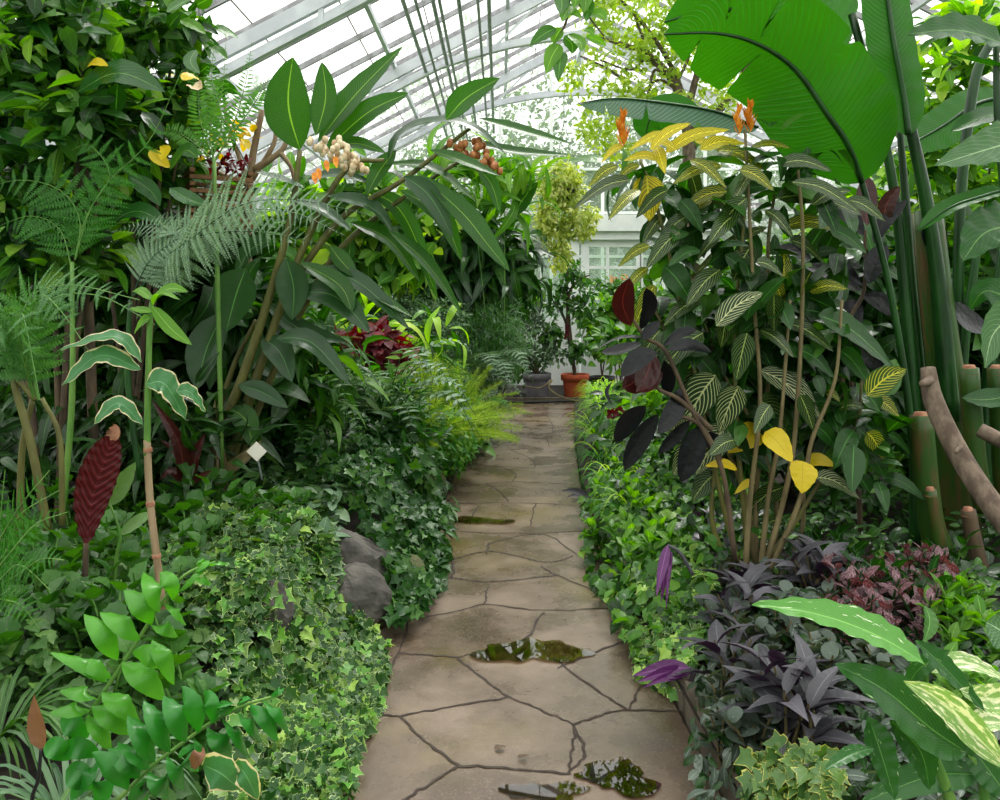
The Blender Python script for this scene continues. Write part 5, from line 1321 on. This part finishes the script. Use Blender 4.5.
shrub('lime_ginger', 'lime-green leaved plant above the dark red foliage', 'plant', 385, 7.6, [(385,332,36,9), (425,336,26,9), (355,328,26,10)], 'bright', GINGER, 90, .34, shell=.2, mats=['mid', 'lime'], droop=.25, spread=.5, stemmat='stemgreen')
shrub('red_coleus', 'dark red leafy plant in the left bed', 'plant', 365, 7.2, [(362,343,28,14), (388,348,18,16), (402,362,12,10)], 'redleaf', OVAL, 420, .12, shell=.2)
shrub('oregon_grape', 'mid green shrub with layered pointed leaflets left of the bright fern', 'shrub', 370, 6.4, [(340,400,50,34), (390,410,36,34), (410,440,34,30), (330,440,50,30), (370,460,50,24)], 'grey', LANCE, 3000, .13, shell=.35, mats=['grey', 'mid', 'fernbr'])
shrub('bushy_fern', 'dark bushy fern below the drooping ginger leaves', 'fern', 290, 5.9, [(300,420,40,30), (260,430,40,30), (280,450,60,30)], 'deep', LANCE, 1600, .12, shell=.3, mats=['deep', 'fern'])
shrub('tree_ivy', 'leafy dark shrub between the ivy and the layered shrub', 'shrub', 370, 5.6, [(390,470,50,18), (330,470,50,18)], 'ivydark', IVY, 900, .09, shell=.3)

# asparagus ferns, bright
def plume(parent, base, tip, wid, mat='aspar'):
    g, gs = G(), G()
    base = np.array(base); tip = np.array(tip); mid = (base + tip) / 2 + [0, 0, .14 * np.linalg.norm(tip - base)]
    P = catmull([base, mid, tip], 40)
    add_tube(gs, [base, mid, tip], [.005, .004, .002], 5, 12, cap=False)
    N = 520; q = RNG.random(N) ** .8; p = P[(q * 40).astype(int)]
    d = nz(RNG.normal(size=(N, 3)) + nz(tip - base) * .9)
    batch(g, NEEDLE, p, d, RNG.normal(size=(N, 3)) + [0, 0, .6], wid * (1.15 - .75 * q) * (.5 + RNG.random(N)))
    o = g.build('frond', M[mat], parent); gs.build('rachis', M['stemgreen'], o)
for (px, Y, h, lab, n) in ((425, 7.0, .85, 'lime-green feathery asparagus fern at the left path edge, largest of the clump', 46), (448, 8.0, .9, 'lime-green feathery asparagus fern behind the largest one', 40), (458, 9.0, .85, 'lime-green feathery asparagus fern farthest along the left edge', 34), (412, 6.6, .5, 'lime-green feathery asparagus fern nearest the dark ivy', 20)):
    x, y, z = foot(px, Y); t = thing('asparagus_fern', lab, 'fern', (x, y, z), 'asparagus ferns')
    for k in range(n):
        a = random.uniform(0, 2 * PI); r = random.uniform(.2, .8) * h * 1.15
        plume(t, (x, y, z), (x + r * math.cos(a) + .12, y + r * math.sin(a), z + h * random.uniform(.25, 1.15) * (1.2 - r)), .08)
shrub('yellow_fern', 'yellow-green fine-leaved clump under the feathery plumes', 'fern', 430, 7.9, [(430,395,36,30), (455,405,28,26), (410,380,28,22), (440,375,30,18)], 'aspar', NEEDLE, 9000, .07, shell=.3, mats=['aspar', 'lime', 'fernbr'])
shrub('maidenhair', 'fine bright green foliage hanging over the left path edge under the feathery fern', 'fern', 445, 7.0, [(448,440,28,30,0,.6), (466,425,22,24,1,.6), (430,450,30,24)], 'bright', TINY, 9000, .045, shell=.3, mats=['fernbr', 'bright'])

# right side
shrub('backlit_shrub', 'yellow-green backlit leaves behind the giant stalks', 'shrub', 950, 6.2, [(960,90,60,60), (930,160,50,60), (985,190,50,60), (900,230,60,50), (980,30,50,40), (860,260,70,40)], 'bright', OVAL, 1500, .16, shell=.1, mats=['bright', 'mid', 'lime'])
shrub('shadow_shrub', 'dark shrub behind the striped shrub', 'shrub', 800, 5.4, [(740,360,70,60), (820,330,80,70), (880,390,90,60), (760,420,70,40), (860,270,60,40)], 'deep', BROAD, 1300, .22, shell=.1, mats=['deep', 'dark'])
shrub('shadow_shrub', 'dark shrub filling the space between the giant stalks', 'shrub', 960, 5.6, [(960,360,70,80), (1000,470,80,70), (1040,300,70,90), (940,470,60,60)], 'deep', BROAD, 1100, .24, shell=.1, mats=['deep', 'dark'])
shrub('tall_backdrop_shrub', 'tall leafy shrub near the right glass wall', 'shrub', 900, 9.0, [(820,280,90,60), (920,240,90,80), (1020,200,90,120), (760,300,80,60), (960,330,120,60)], 'mid', OVAL, 2000, .26, shell=.1, mats=['mid', 'bright'])
shrub('right_mid_shrub', 'green bush right of the far pots beyond the rubber plant', 'shrub', 660, 9.0, [(650,340,26,30), (680,320,30,40), (660,375,34,20), (700,370,30,24), (610,345,14,22), (720,300,30,40)], 'bright', OVAL, 1500, .15, shell=.2, mats=['bright', 'mid'])
shrub('right_mid_shrub', 'low green bush behind the spider plants', 'shrub', 660, 6.8, [(650,420,36,26), (690,430,40,30), (670,460,40,24)], 'mid', OVAL, 1100, .12, shell=.2, mats=['bright', 'mid'])

# yellow-green tree with visible branches
YT = 9.5
t = thing('yellow_green_tree', 'fine-leaved yellow-green tree with bare dark branches against the far glass', 'tree', foot(690, YT))
BR = [([(700,420),(694,300),(690,200),(687,120),(672,80),(648,55),(618,43),(600,38)], [9, 8, 7, 6, 4, 3.2, 2.4, 1.5]), ([(687,140),(684,100),(668,60),(640,20),(610,-10)], [4, 3, 2.4, 2, 1]),
      ([(688,110),(700,60),(705,20),(712,-20)], [4, 3, 2, 1]), ([(672,80),(655,70),(648,95),(647,98)], [2, 1.6, 1.4, 1]), ([(660,68),(645,60),(630,70),(600,60)], [1.6, 1.4, 1, 1]), ([(650,56),(640,30),(632,8)], [2, 1.5, 1]),
      ([(686,98),(660,80),(640,95)], [2, 1.4, 1]), ([(690,150),(720,110),(745,70),(760,20)], [5, 4, 3, 2]), ([(676,85),(690,50),(684,10)], [2, 1.6, 1]), ([(632,90),(610,70),(580,56)], [1.5, 1.2, .8])]
for pts, r in BR:
    g = G(); stem_px(g, pts, r, YT, 7); g.build('branch', M['bark'], t)
g = G()
foliage(g, TINY, [(at(x, y, YT), (rx * YT / F_PX, .5, rz * YT / F_PX)) for x, y, rx, rz in ((640,20,46,26), (620,60,34,22), (668,50,40,30), (610,100,28,14), (650,100,34,18), (700,30,44,40), (600,130,20,16), (620,150,16,10), (595,10,24,20), (740,60,40,40), (700,110,40,20), (576,75,16,12), (640,-20,60,20))], 5200, .085, shell=.0, spread=.8)
g.build('foliage', M['yeltree'], t)
# spray of leaves hanging from the top
YB_ = 4.6
t = thing('hanging_leaf_spray', 'spray of oval bright leaves on a twig hanging in at the top centre', 'branch', at(565, -30, YB_))
g = G(); stem_px(g, [(585,-60),(572,-20),(566,22),(552,46),(548,60)], [1.6, 1.5, 1.3, 1, .8], YB_, 6); stem_px(g, [(574,-10),(590,18),(604,36)], [1.2, 1, .8], YB_, 5); g.build('twig', M['stembrown'], t)
for pts, w in (([(556,28),(544,34),(530,45)], 15), ([(562,28),(556,36),(554,44)], 13), ([(560,44),(552,56),(546,74)], 17), ([(564,36),(572,44),(572,54)], 15), ([(562,52),(560,62),(558,82)], 15), ([(568,34),(580,42),(582,52)], 13),
               ([(578,0),(588,6),(586,22)], 15), ([(574,4),(566,12),(562,22)], 13), ([(560,-10),(562,4),(560,14)], 15), ([(584,-6),(586,0),(584,14)], 14), ([(560,10),(572,12),(582,18)], 12), ([(590,14),(600,14),(606,20)], 13),
               ([(584,30),(590,30),(594,36)], 8), ([(586,36),(598,40),(606,46)], 8), ([(570,-12),(576,-2),(574,8)], 14)):
    px_leaf(t, pts, w, YB_, 'bright' if w != 15 else 'mid', f=.8)

# ------------------------------------------------------------------ pots at the far end
def pot(name, label, cx, cy_top, cy_bot, rtop, Y, mat, bands=True):
    c = at(cx, cy_bot, Y); H = (cy_bot - cy_top) * Y / F_PX; R = rtop * Y / F_PX
    base = (c[0], Y, .0)
    t = thing(name, label, 'plant pot', base)
    pr = [(0, .01), (R * .7, .01), (R * .74, .03), (R * .86, H * .72), (R * .87, H * .74), (R * 1.0, H * .75), (R * 1.03, H * .98), (R * 1.0, H), (R * .93, H), (R * .9, H * .9)]
    g = G(); add_lathe(g, [(r, z) for r, z in pr], base, 40); g.build('pot_body', M[mat], t)
    g = G(); add_lathe(g, [(R * .9, H * .9), (R * .5, H * .93), (0, H * .92)], base, 24); g.build('potting_soil', M['soil'], t)
    return t, (base[0], base[1], H * .9)
YP = 12.95
tp, c1 = pot('flower_pot', 'large grey plastic pot at the end of the path', 537, 378, 404, 14, YP, 'potgrey')
tp2, c2 = pot('flower_pot', 'terracotta pot with wide rim at the end of the path', 575, 375, 400, 14, YP, 'terra')
tp3, c3 = pot('flower_pot', 'black plastic pot behind the terracotta pot', 602, 378, 398, 13, YP + .35, 'potblack')
def potted(name, label, cat, c, stems, blobs, mats, tpl, N, size, Y, stemmat='stembrown', r=.012, **kw):
    t = thing(name, label, cat, c)
    g = G()
    for s in stems:
        P = [np.array(c)] + [at(p[0], p[1], Y) for p in s]
        add_tube(g, P, [r, r * .8, r * .4], 6, 10, cap=False)
    g.build('stem', M[stemmat], t)
    B = [(at(b[0], b[1], Y), (b[2] * Y / F_PX, .3, b[3] * Y / F_PX)) for b in blobs]
    for mm in mats:
        g = G(); foliage(g, tpl, B, N // len(mats), size, **kw); g.build('foliage', M[mm], t)
    return t
potted('potted_shrub', 'silvery bushy shrub growing in the grey pot', 'shrub', c1, [[(530,360),(522,330)], [(540,360),(548,330)], [(536,360),(535,310)], [(528,365),(512,345)], [(544,366),(560,345)], [(534,362),(527,342)]],
       [(535,325,24,20), (515,345,16,14), (552,348,20,16), (535,350,26,16), (530,310,14,10)], ['grey', 'silver', 'grey'], OVAL, 1500, .085, YP, shell=.1)
potted('potted_tree', 'slender young tree with reddish stem growing in the terracotta pot', 'tree', c2, [[(574,365),(568,335),(567,300),(568,262)], [(568,330),(560,310),(552,300)], [(568,300),(580,280),(590,275)]],
       [(558,300,16,20), (570,270,14,14), (585,290,14,14), (552,330,12,10), (580,310,12,14), (575,350,18,10)], ['mid', 'dark'], OVAL, 700, .12, YP, r=.028, shell=.1)
potted('potted_plant', 'green plant with drooping leaves growing in the black pot', 'plant', c3, [[(600,350),(596,320)], [(606,350),(612,310)], [(602,355),(622,330)]],
       [(600,345,18,16), (612,310,22,20), (628,300,14,14), (594,325,12,14), (618,345,14,14)], ['mid', 'bright'], OVAL, 650, .15, YP + .35, shell=.1)
shrub('bushy_flowering_shrub', 'leafy shrub standing against the porch door', 'shrub', 620, 14.0, [(610,290,24,18), (630,300,16,14), (600,320,18,20), (640,340,20,24)], 'mid', OVAL, 900, .13, shell=.1)
shrub('far_corner_shrub', 'leafy shrub below the far window left of the pots', 'shrub', 500, 13.6, [(505,330,26,24), (480,350,40,26), (520,360,20,20), (440,350,40,26)], 'mid', OVAL, 1500, .14, shell=.1, mats=['mid', 'dark'])
px_leaf(bpy.data.objects['far_corner_shrub'], [(514,300),(535,300),(546,298)], 15, 13.0, 'bright', prof='oval', f=.9)
t = thing('garden_hose', 'thin black hose lying across the end of the path', 'hose', at(530, 404, 12.3))
g = G(); add_tube(g, [(-.9, 12.3, .03), (-.2, 12.38, .03), (.4, 12.3, .03), (1.0, 12.42, .03), (1.6, 12.46, .03), (2.2, 12.4, .03)], .022, 8, 40); g.build('hose_body', M['hose'], t)
tag(t, None, None)
t = thing('garden_hose', 'pale thin hose looping down from the grey pot rim to the ground', 'hose', at(556, 398, 12.7))
g = G(); add_tube(g, [at(524, 386, 12.6), at(540, 388, 12.55), at(552, 380, 12.6), at(549, 388, 12.5), at(562, 397, 12.3), at(585, 403, 12.1)], .012, 6, 40); g.build('hose_body', M['stemtan'], t)
t = thing('red_tag', 'small red ribbon tied to the stem of the young potted tree', 'ribbon', at(567, 330, 12.9))
g = G(); add_lathe(g, [(.03, 0), (.036, .05), (.03, .1), (.036, .16), (.028, .2)], at(567, 336, 12.92), 10); g.add(*blade([at(567,334,12.85), at(564,340,12.83)], .05, n=(0,-1,0), prof='strap')); g.build('ribbon_band', M['redleaf'], t)

# ------------------------------------------------------------------ hanging things
YK = 11.0
t = thing('hanging_basket', 'round hanging basket overflowing with cream-and-green trailing vine near the far wall', 'hanging plant', at(560, 175, YK))
g = G(); add_lathe(g, [(0, -.16), (.1, -.15), (.17, -.06), (.19, 0), (.18, 0), (.15, -.05), (0, -.08)], at(562, 190, YK), 24); g.build('basket_bowl', M['potblack'], t)
g = G()
foliage(g, OVAL, [(at(x, y, YK), (rx * YK / F_PX, .26, ry * YK / F_PX)) for x, y, rx, ry in ((562,176,22,14), (562,188,24,16), (560,195,24,18), (556,215,20,18), (555,235,15,18), (560,255,8,14), (580,225,12,14), (545,222,10,14), (590,215,6,10))], 3400, .075, shell=.6, droop=.7)
g.build('trailing_vine', M['varivine'], t)
g = G()
for a in range(3):
    c = at(562, 182, YK) + np.array([.26 * math.cos(a * 2.1), .26 * math.sin(a * 2.1), 0]); add_tube(g, [c, at(564, 120, YK), at(564, 60, YK)], .004, 5, 4)
g.build('hanger_wire', M['pipe'], t)

YW = 4.9
t = thing('wooden_slat_basket', 'square hanging basket of brown wooden slats with wispy roots, upper left', 'hanging basket', at(220, 235, YW))
g = G(); R = 27 * YW / F_PX; c = at(217, 200, YW); cz = math.cos(.5); sz = math.sin(.5); Rm = np.array([[cz, -sz, 0], [sz, cz, 0], [0, 0, 1]])
for lv in range(9):
    z = -.17 + lv * .04
    for s in (-1, 1):
        if lv % 2: add_box(g, c + Rm @ np.array([0, s * R, z]), (2.2 * R, .03, .024), Rm)
        else: add_box(g, c + Rm @ np.array([s * R, 0, z]), (.03, 2.2 * R, .024), Rm)
g.build('slats', M['wood'], t, smooth=False)
g = G()
for k in range(5): add_box(g, c + Rm @ np.array([(-.8 + .4 * k) * R, 0, -.18]), (.04, 2 * R, .015), Rm)
g.build('basket_floor', M['wood'], t, smooth=False)
g = G()
for sx, sy in ((-1, -1), (1, -1), (1, 1), (-1, 1)):
    add_tube(g, [c + Rm @ np.array([sx * R, sy * R, .16]), at(201, 60, YW), at(204, -80, YW)], .004, 5, 6)
g.build('hanger_wire', M['pipe'], t)
g = G()
for k in range(70):
    p = c + np.array([random.uniform(-.22, .1), random.uniform(-.2, .05), random.uniform(-.1, .05)])
    q = p + np.array([random.uniform(-.05, .05), -.02, -random.uniform(.1, .3)])
    add_tube(g, [p, (p + q) / 2 + RNG.normal(size=3) * .02, q], .0025, 4, 6, cap=False)
g.build('hanging_roots', M['stemtan'], t)
g = G(); foliage(g, OVAL, [(c + [.05, 0, .2], (.2, .16, .05))], 90, .05, shell=.1); g.build('red_foliage', M['redleaf'], t)
t = thing('bare_branched_shrub', 'bare pale grey branches rising behind the slatted basket', 'shrub', foot(255, 5.3))
for pts, r in (([(255,440),(248,300),(250,180),(262,110)], [6, 5, 4, 3]), ([(250,190),(240,160),(228,125),(224,100)], [3, 2.4, 2, 1.4]), ([(252,180),(275,140),(270,110),(266,96)], [3, 2.4, 2, 1.2]), ([(254,170),(282,150),(288,130)], [4, 3, 1.6]),
               ([(248,185),(215,170),(205,150)], [3, 2, 1.2]), ([(280,152),(292,170),(296,200)], [3, 2, 2])):
    g = G(); stem_px(g, pts, r, 5.3, 8); g.build('branch', M['stick'], t)
g = G()
foliage(g, OVAL, [(at(x, y, 5.3), (.12, .1, .08)) for x, y in ((232,130), (245,135), (205,155), (186,85), (188,100))], 60, .09, shell=.1); g.build('yellowing_leaves', M['yellow'], t)

# plant label
t = thing('plant_label', 'small cream plant label on a stake in the left bed', 'label', at(257, 452, 4.2))
a, b, c_, d = [at(x, y, 4.15) for x, y in ((247, 450), (256, 443), (266, 452), (258, 461))]
g = G(); add_beam(g, (a + b) / 2, (c_ + d) / 2, .07, .006, (0, -1, .3)); g.build('label_plate', M['label'], t, smooth=False)
g = G(); stem_px(g, [(257,455),(262,480)], [1, 1], 4.18, 6); g.build('stake', M['pipe'], t)
# big single leaves among the left climbers
t = thing('climbing_arum', 'large-leaved climber with broad shiny leaves among the upper left foliage', 'climber', foot(90, 4.1))
g = G(); stem_px(g, [(95,470),(88,300),(80,120),(62,0),(58,-60)], [5, 5, 5, 4, 4], 4.15); stem_px(g, [(70,300),(82,180),(88,60),(84,-40)], [4, 4, 3.5, 3], 4.1); g.build('stem', M['stembrown'], t)
for pts, w, m in (([(78,92),(118,72),(165,92)], 34, 'big'), ([(96,235),(135,210),(170,228)], 24, 'big'), ([(170,170),(185,150),(198,158)], 20, 'ginger'), ([(0,130),(26,140),(48,150)], 20, 'big'), ([(40,150),(55,155),(62,165)], 20, 'big'), ([(10,-5),(34,20),(54,46)], 20, 'big'),
                  ([(150,150),(160,160),(170,168)], 14, 'yellow'), ([(162,160),(166,150),(160,146)], 12, 'yellow'), ([(88,66),(96,62),(108,66)], 12, 'yellow'), ([(186,85),(196,90),(200,80)], 14, 'cream'), ([(182,80),(190,76),(200,80)], 12, 'yellow'), ([(170,188),(190,200),(208,206)], 18, 'big'),
                  ([(128,176),(150,190),(160,206)], 18, 'big'), ([(180,20),(194,26),(206,34)], 16, 'bright'), ([(196,50),(190,62),(200,74)], 14, 'bigpale'), ([(166,12),(184,2),(200,-8)], 20, 'mid'), ([(60,-10),(80,10),(110,20)], 20, 'big')):
    px_leaf(t, pts, w, 3.85 + random.uniform(-.1, .2), m, prof='oval', f=.6, fold=.2, nseg=14, wave=.03)

# layered ferns in the left bed and by the far pots
def rosette(name, label, px, Y, n, ln, wid, mat, tpl, npair, seed, z0=.0, elev=(.3, 1.0), droop=.35):
    rr = random.Random(seed); f = foot(px, Y); t = thing(name, label, 'fern', f)
    for k in range(n):
        a = rr.uniform(PI * .85, PI * 2.15); l = ln * rr.uniform(.7, 1.1); e = rr.uniform(*elev)
        d = np.array([math.cos(a), math.sin(a), 0]); b = np.array(f) + [0, 0, z0]
        P = [b, b + d * l * .4 + [0, 0, l * e * .75], b + d * l * .8 + [0, 0, l * e * .85], b + d * l * 1.05 + [0, 0, l * (e * .85 - droop)]]
        g, gs = G(), G(); frond(g, gs, P, wid * rr.uniform(.8, 1.1), npair, tpl, (0, -.2, 1), rr=.004)
        o = g.build('frond', M[mat], t); gs.build('rachis', M['stemdark'], o)
    return t
LFT = T_blade(.34, 'lance', .2, .05, nseg=4)
rosette('feathery_fern', 'pale feathery fern left of the grey pot', 470, 9.6, 16, .85, .2, 'ferngrey', pinna_tpl(8, .3), 18, 3, .35)
rosette('feathery_fern', 'lower feathery fern in front of the pale one near the far pots', 468, 8.9, 12, .5, .15, 'fern', pinna_tpl(8, .3), 16, 4, .1)
rosette('pinnate_shrub', 'layered plant with paired pointed leaflets behind the dark ivy', 385, 6.3, 18, .8, .14, 'grey', LFT, 13, 5, .35)
rosette('pinnate_shrub', 'layered plant with paired leaflets below the dark red leaves', 350, 6.6, 16, .7, .14, 'grey', LFT, 13, 6, .2)
rosette('pinnate_shrub', 'layered plant with paired leaflets right behind the plant label', 310, 5.6, 16, .75, .12, 'mid', LFT, 14, 7, .3)
rosette('pinnate_shrub', 'layered plant with paired leaflets closest to the bright feathery fern', 415, 6.5, 12, .55, .11, 'mid', LFT, 12, 8, .25)
for (x, y, w, lab) in ((500, 752, 9, 'small dark wet leaf lying on the path'), (523, 761, 7, 'tiny dark leaf scrap on the path right of the wet leaf')):
    Y = EYE * F_PX / (y - HOR); a = np.array([(x - 500) / F_PX * Y, Y, .012])
    g = G(); g.add(*blade([a - [.02, 0, 0], a + [0, .004, .004], a + [.02, .01, 0]], w * Y / F_PX * .9, n=(0, 0, 1), prof='oval', nseg=6, wave=.1))
    tag(g.build('fallen_leaf', M['stembrown']), lab, 'leaf')

# ------------------------------------------------------------------ light and camera
w = bpy.data.worlds.new('overcast_sky'); bpy.context.scene.world = w; w.use_nodes = True
nt = w.node_tree; bg = nt.nodes['Background']
tc = nt.nodes.new('ShaderNodeTexCoord'); sp = nt.nodes.new('ShaderNodeSeparateXYZ'); nt.links.new(tc.outputs['Generated'], sp.inputs[0])
low = mixc(nt, sstep(nt, sp.outputs[2], .02, .28), (.07, .085, .07, 1), (.62, .62, .60, 1))   # low band darkened to cut frontal fill, as distant trees would; then cloud
col = mixc(nt, sstep(nt, sp.outputs[2], .25, .8), low, (1.0, .985, .94, 1))
nt.links.new(col, bg.inputs[0]); bg.inputs[1].default_value = 2.9
sun = bpy.data.lights.new('sun', 'SUN'); sun.energy = 4.5; sun.angle = math.radians(16); sun.color = (1, .98, .94)
so = bpy.data.objects.new('sun', sun); C.objects.link(so); so.rotation_euler = (math.radians(-28), math.radians(12), 0)

cam = bpy.data.cameras.new('camera'); co = bpy.data.objects.new('camera', cam); C.objects.link(co)
co.location = (0, 0, EYE); co.rotation_euler = (PI / 2, 0, 0)
cam.sensor_width = 36; cam.lens = 36 * F_PX / 1000; cam.shift_y = -.1; cam.clip_start = .05; cam.clip_end = 300
sc = bpy.context.scene; sc.camera = co
sc.view_settings.view_transform = 'Standard'; sc.view_settings.look = 'None'; sc.view_settings.gamma = 1
sc.view_settings.use_curve_mapping = False; sc.view_settings.exposure = 0.12
sc.cycles.max_bounces = 8; sc.cycles.diffuse_bounces = 3; sc.cycles.glossy_bounces = 3; sc.cycles.transmission_bounces = 4; sc.cycles.transparent_max_bounces = 12
sc.cycles.use_denoising = True
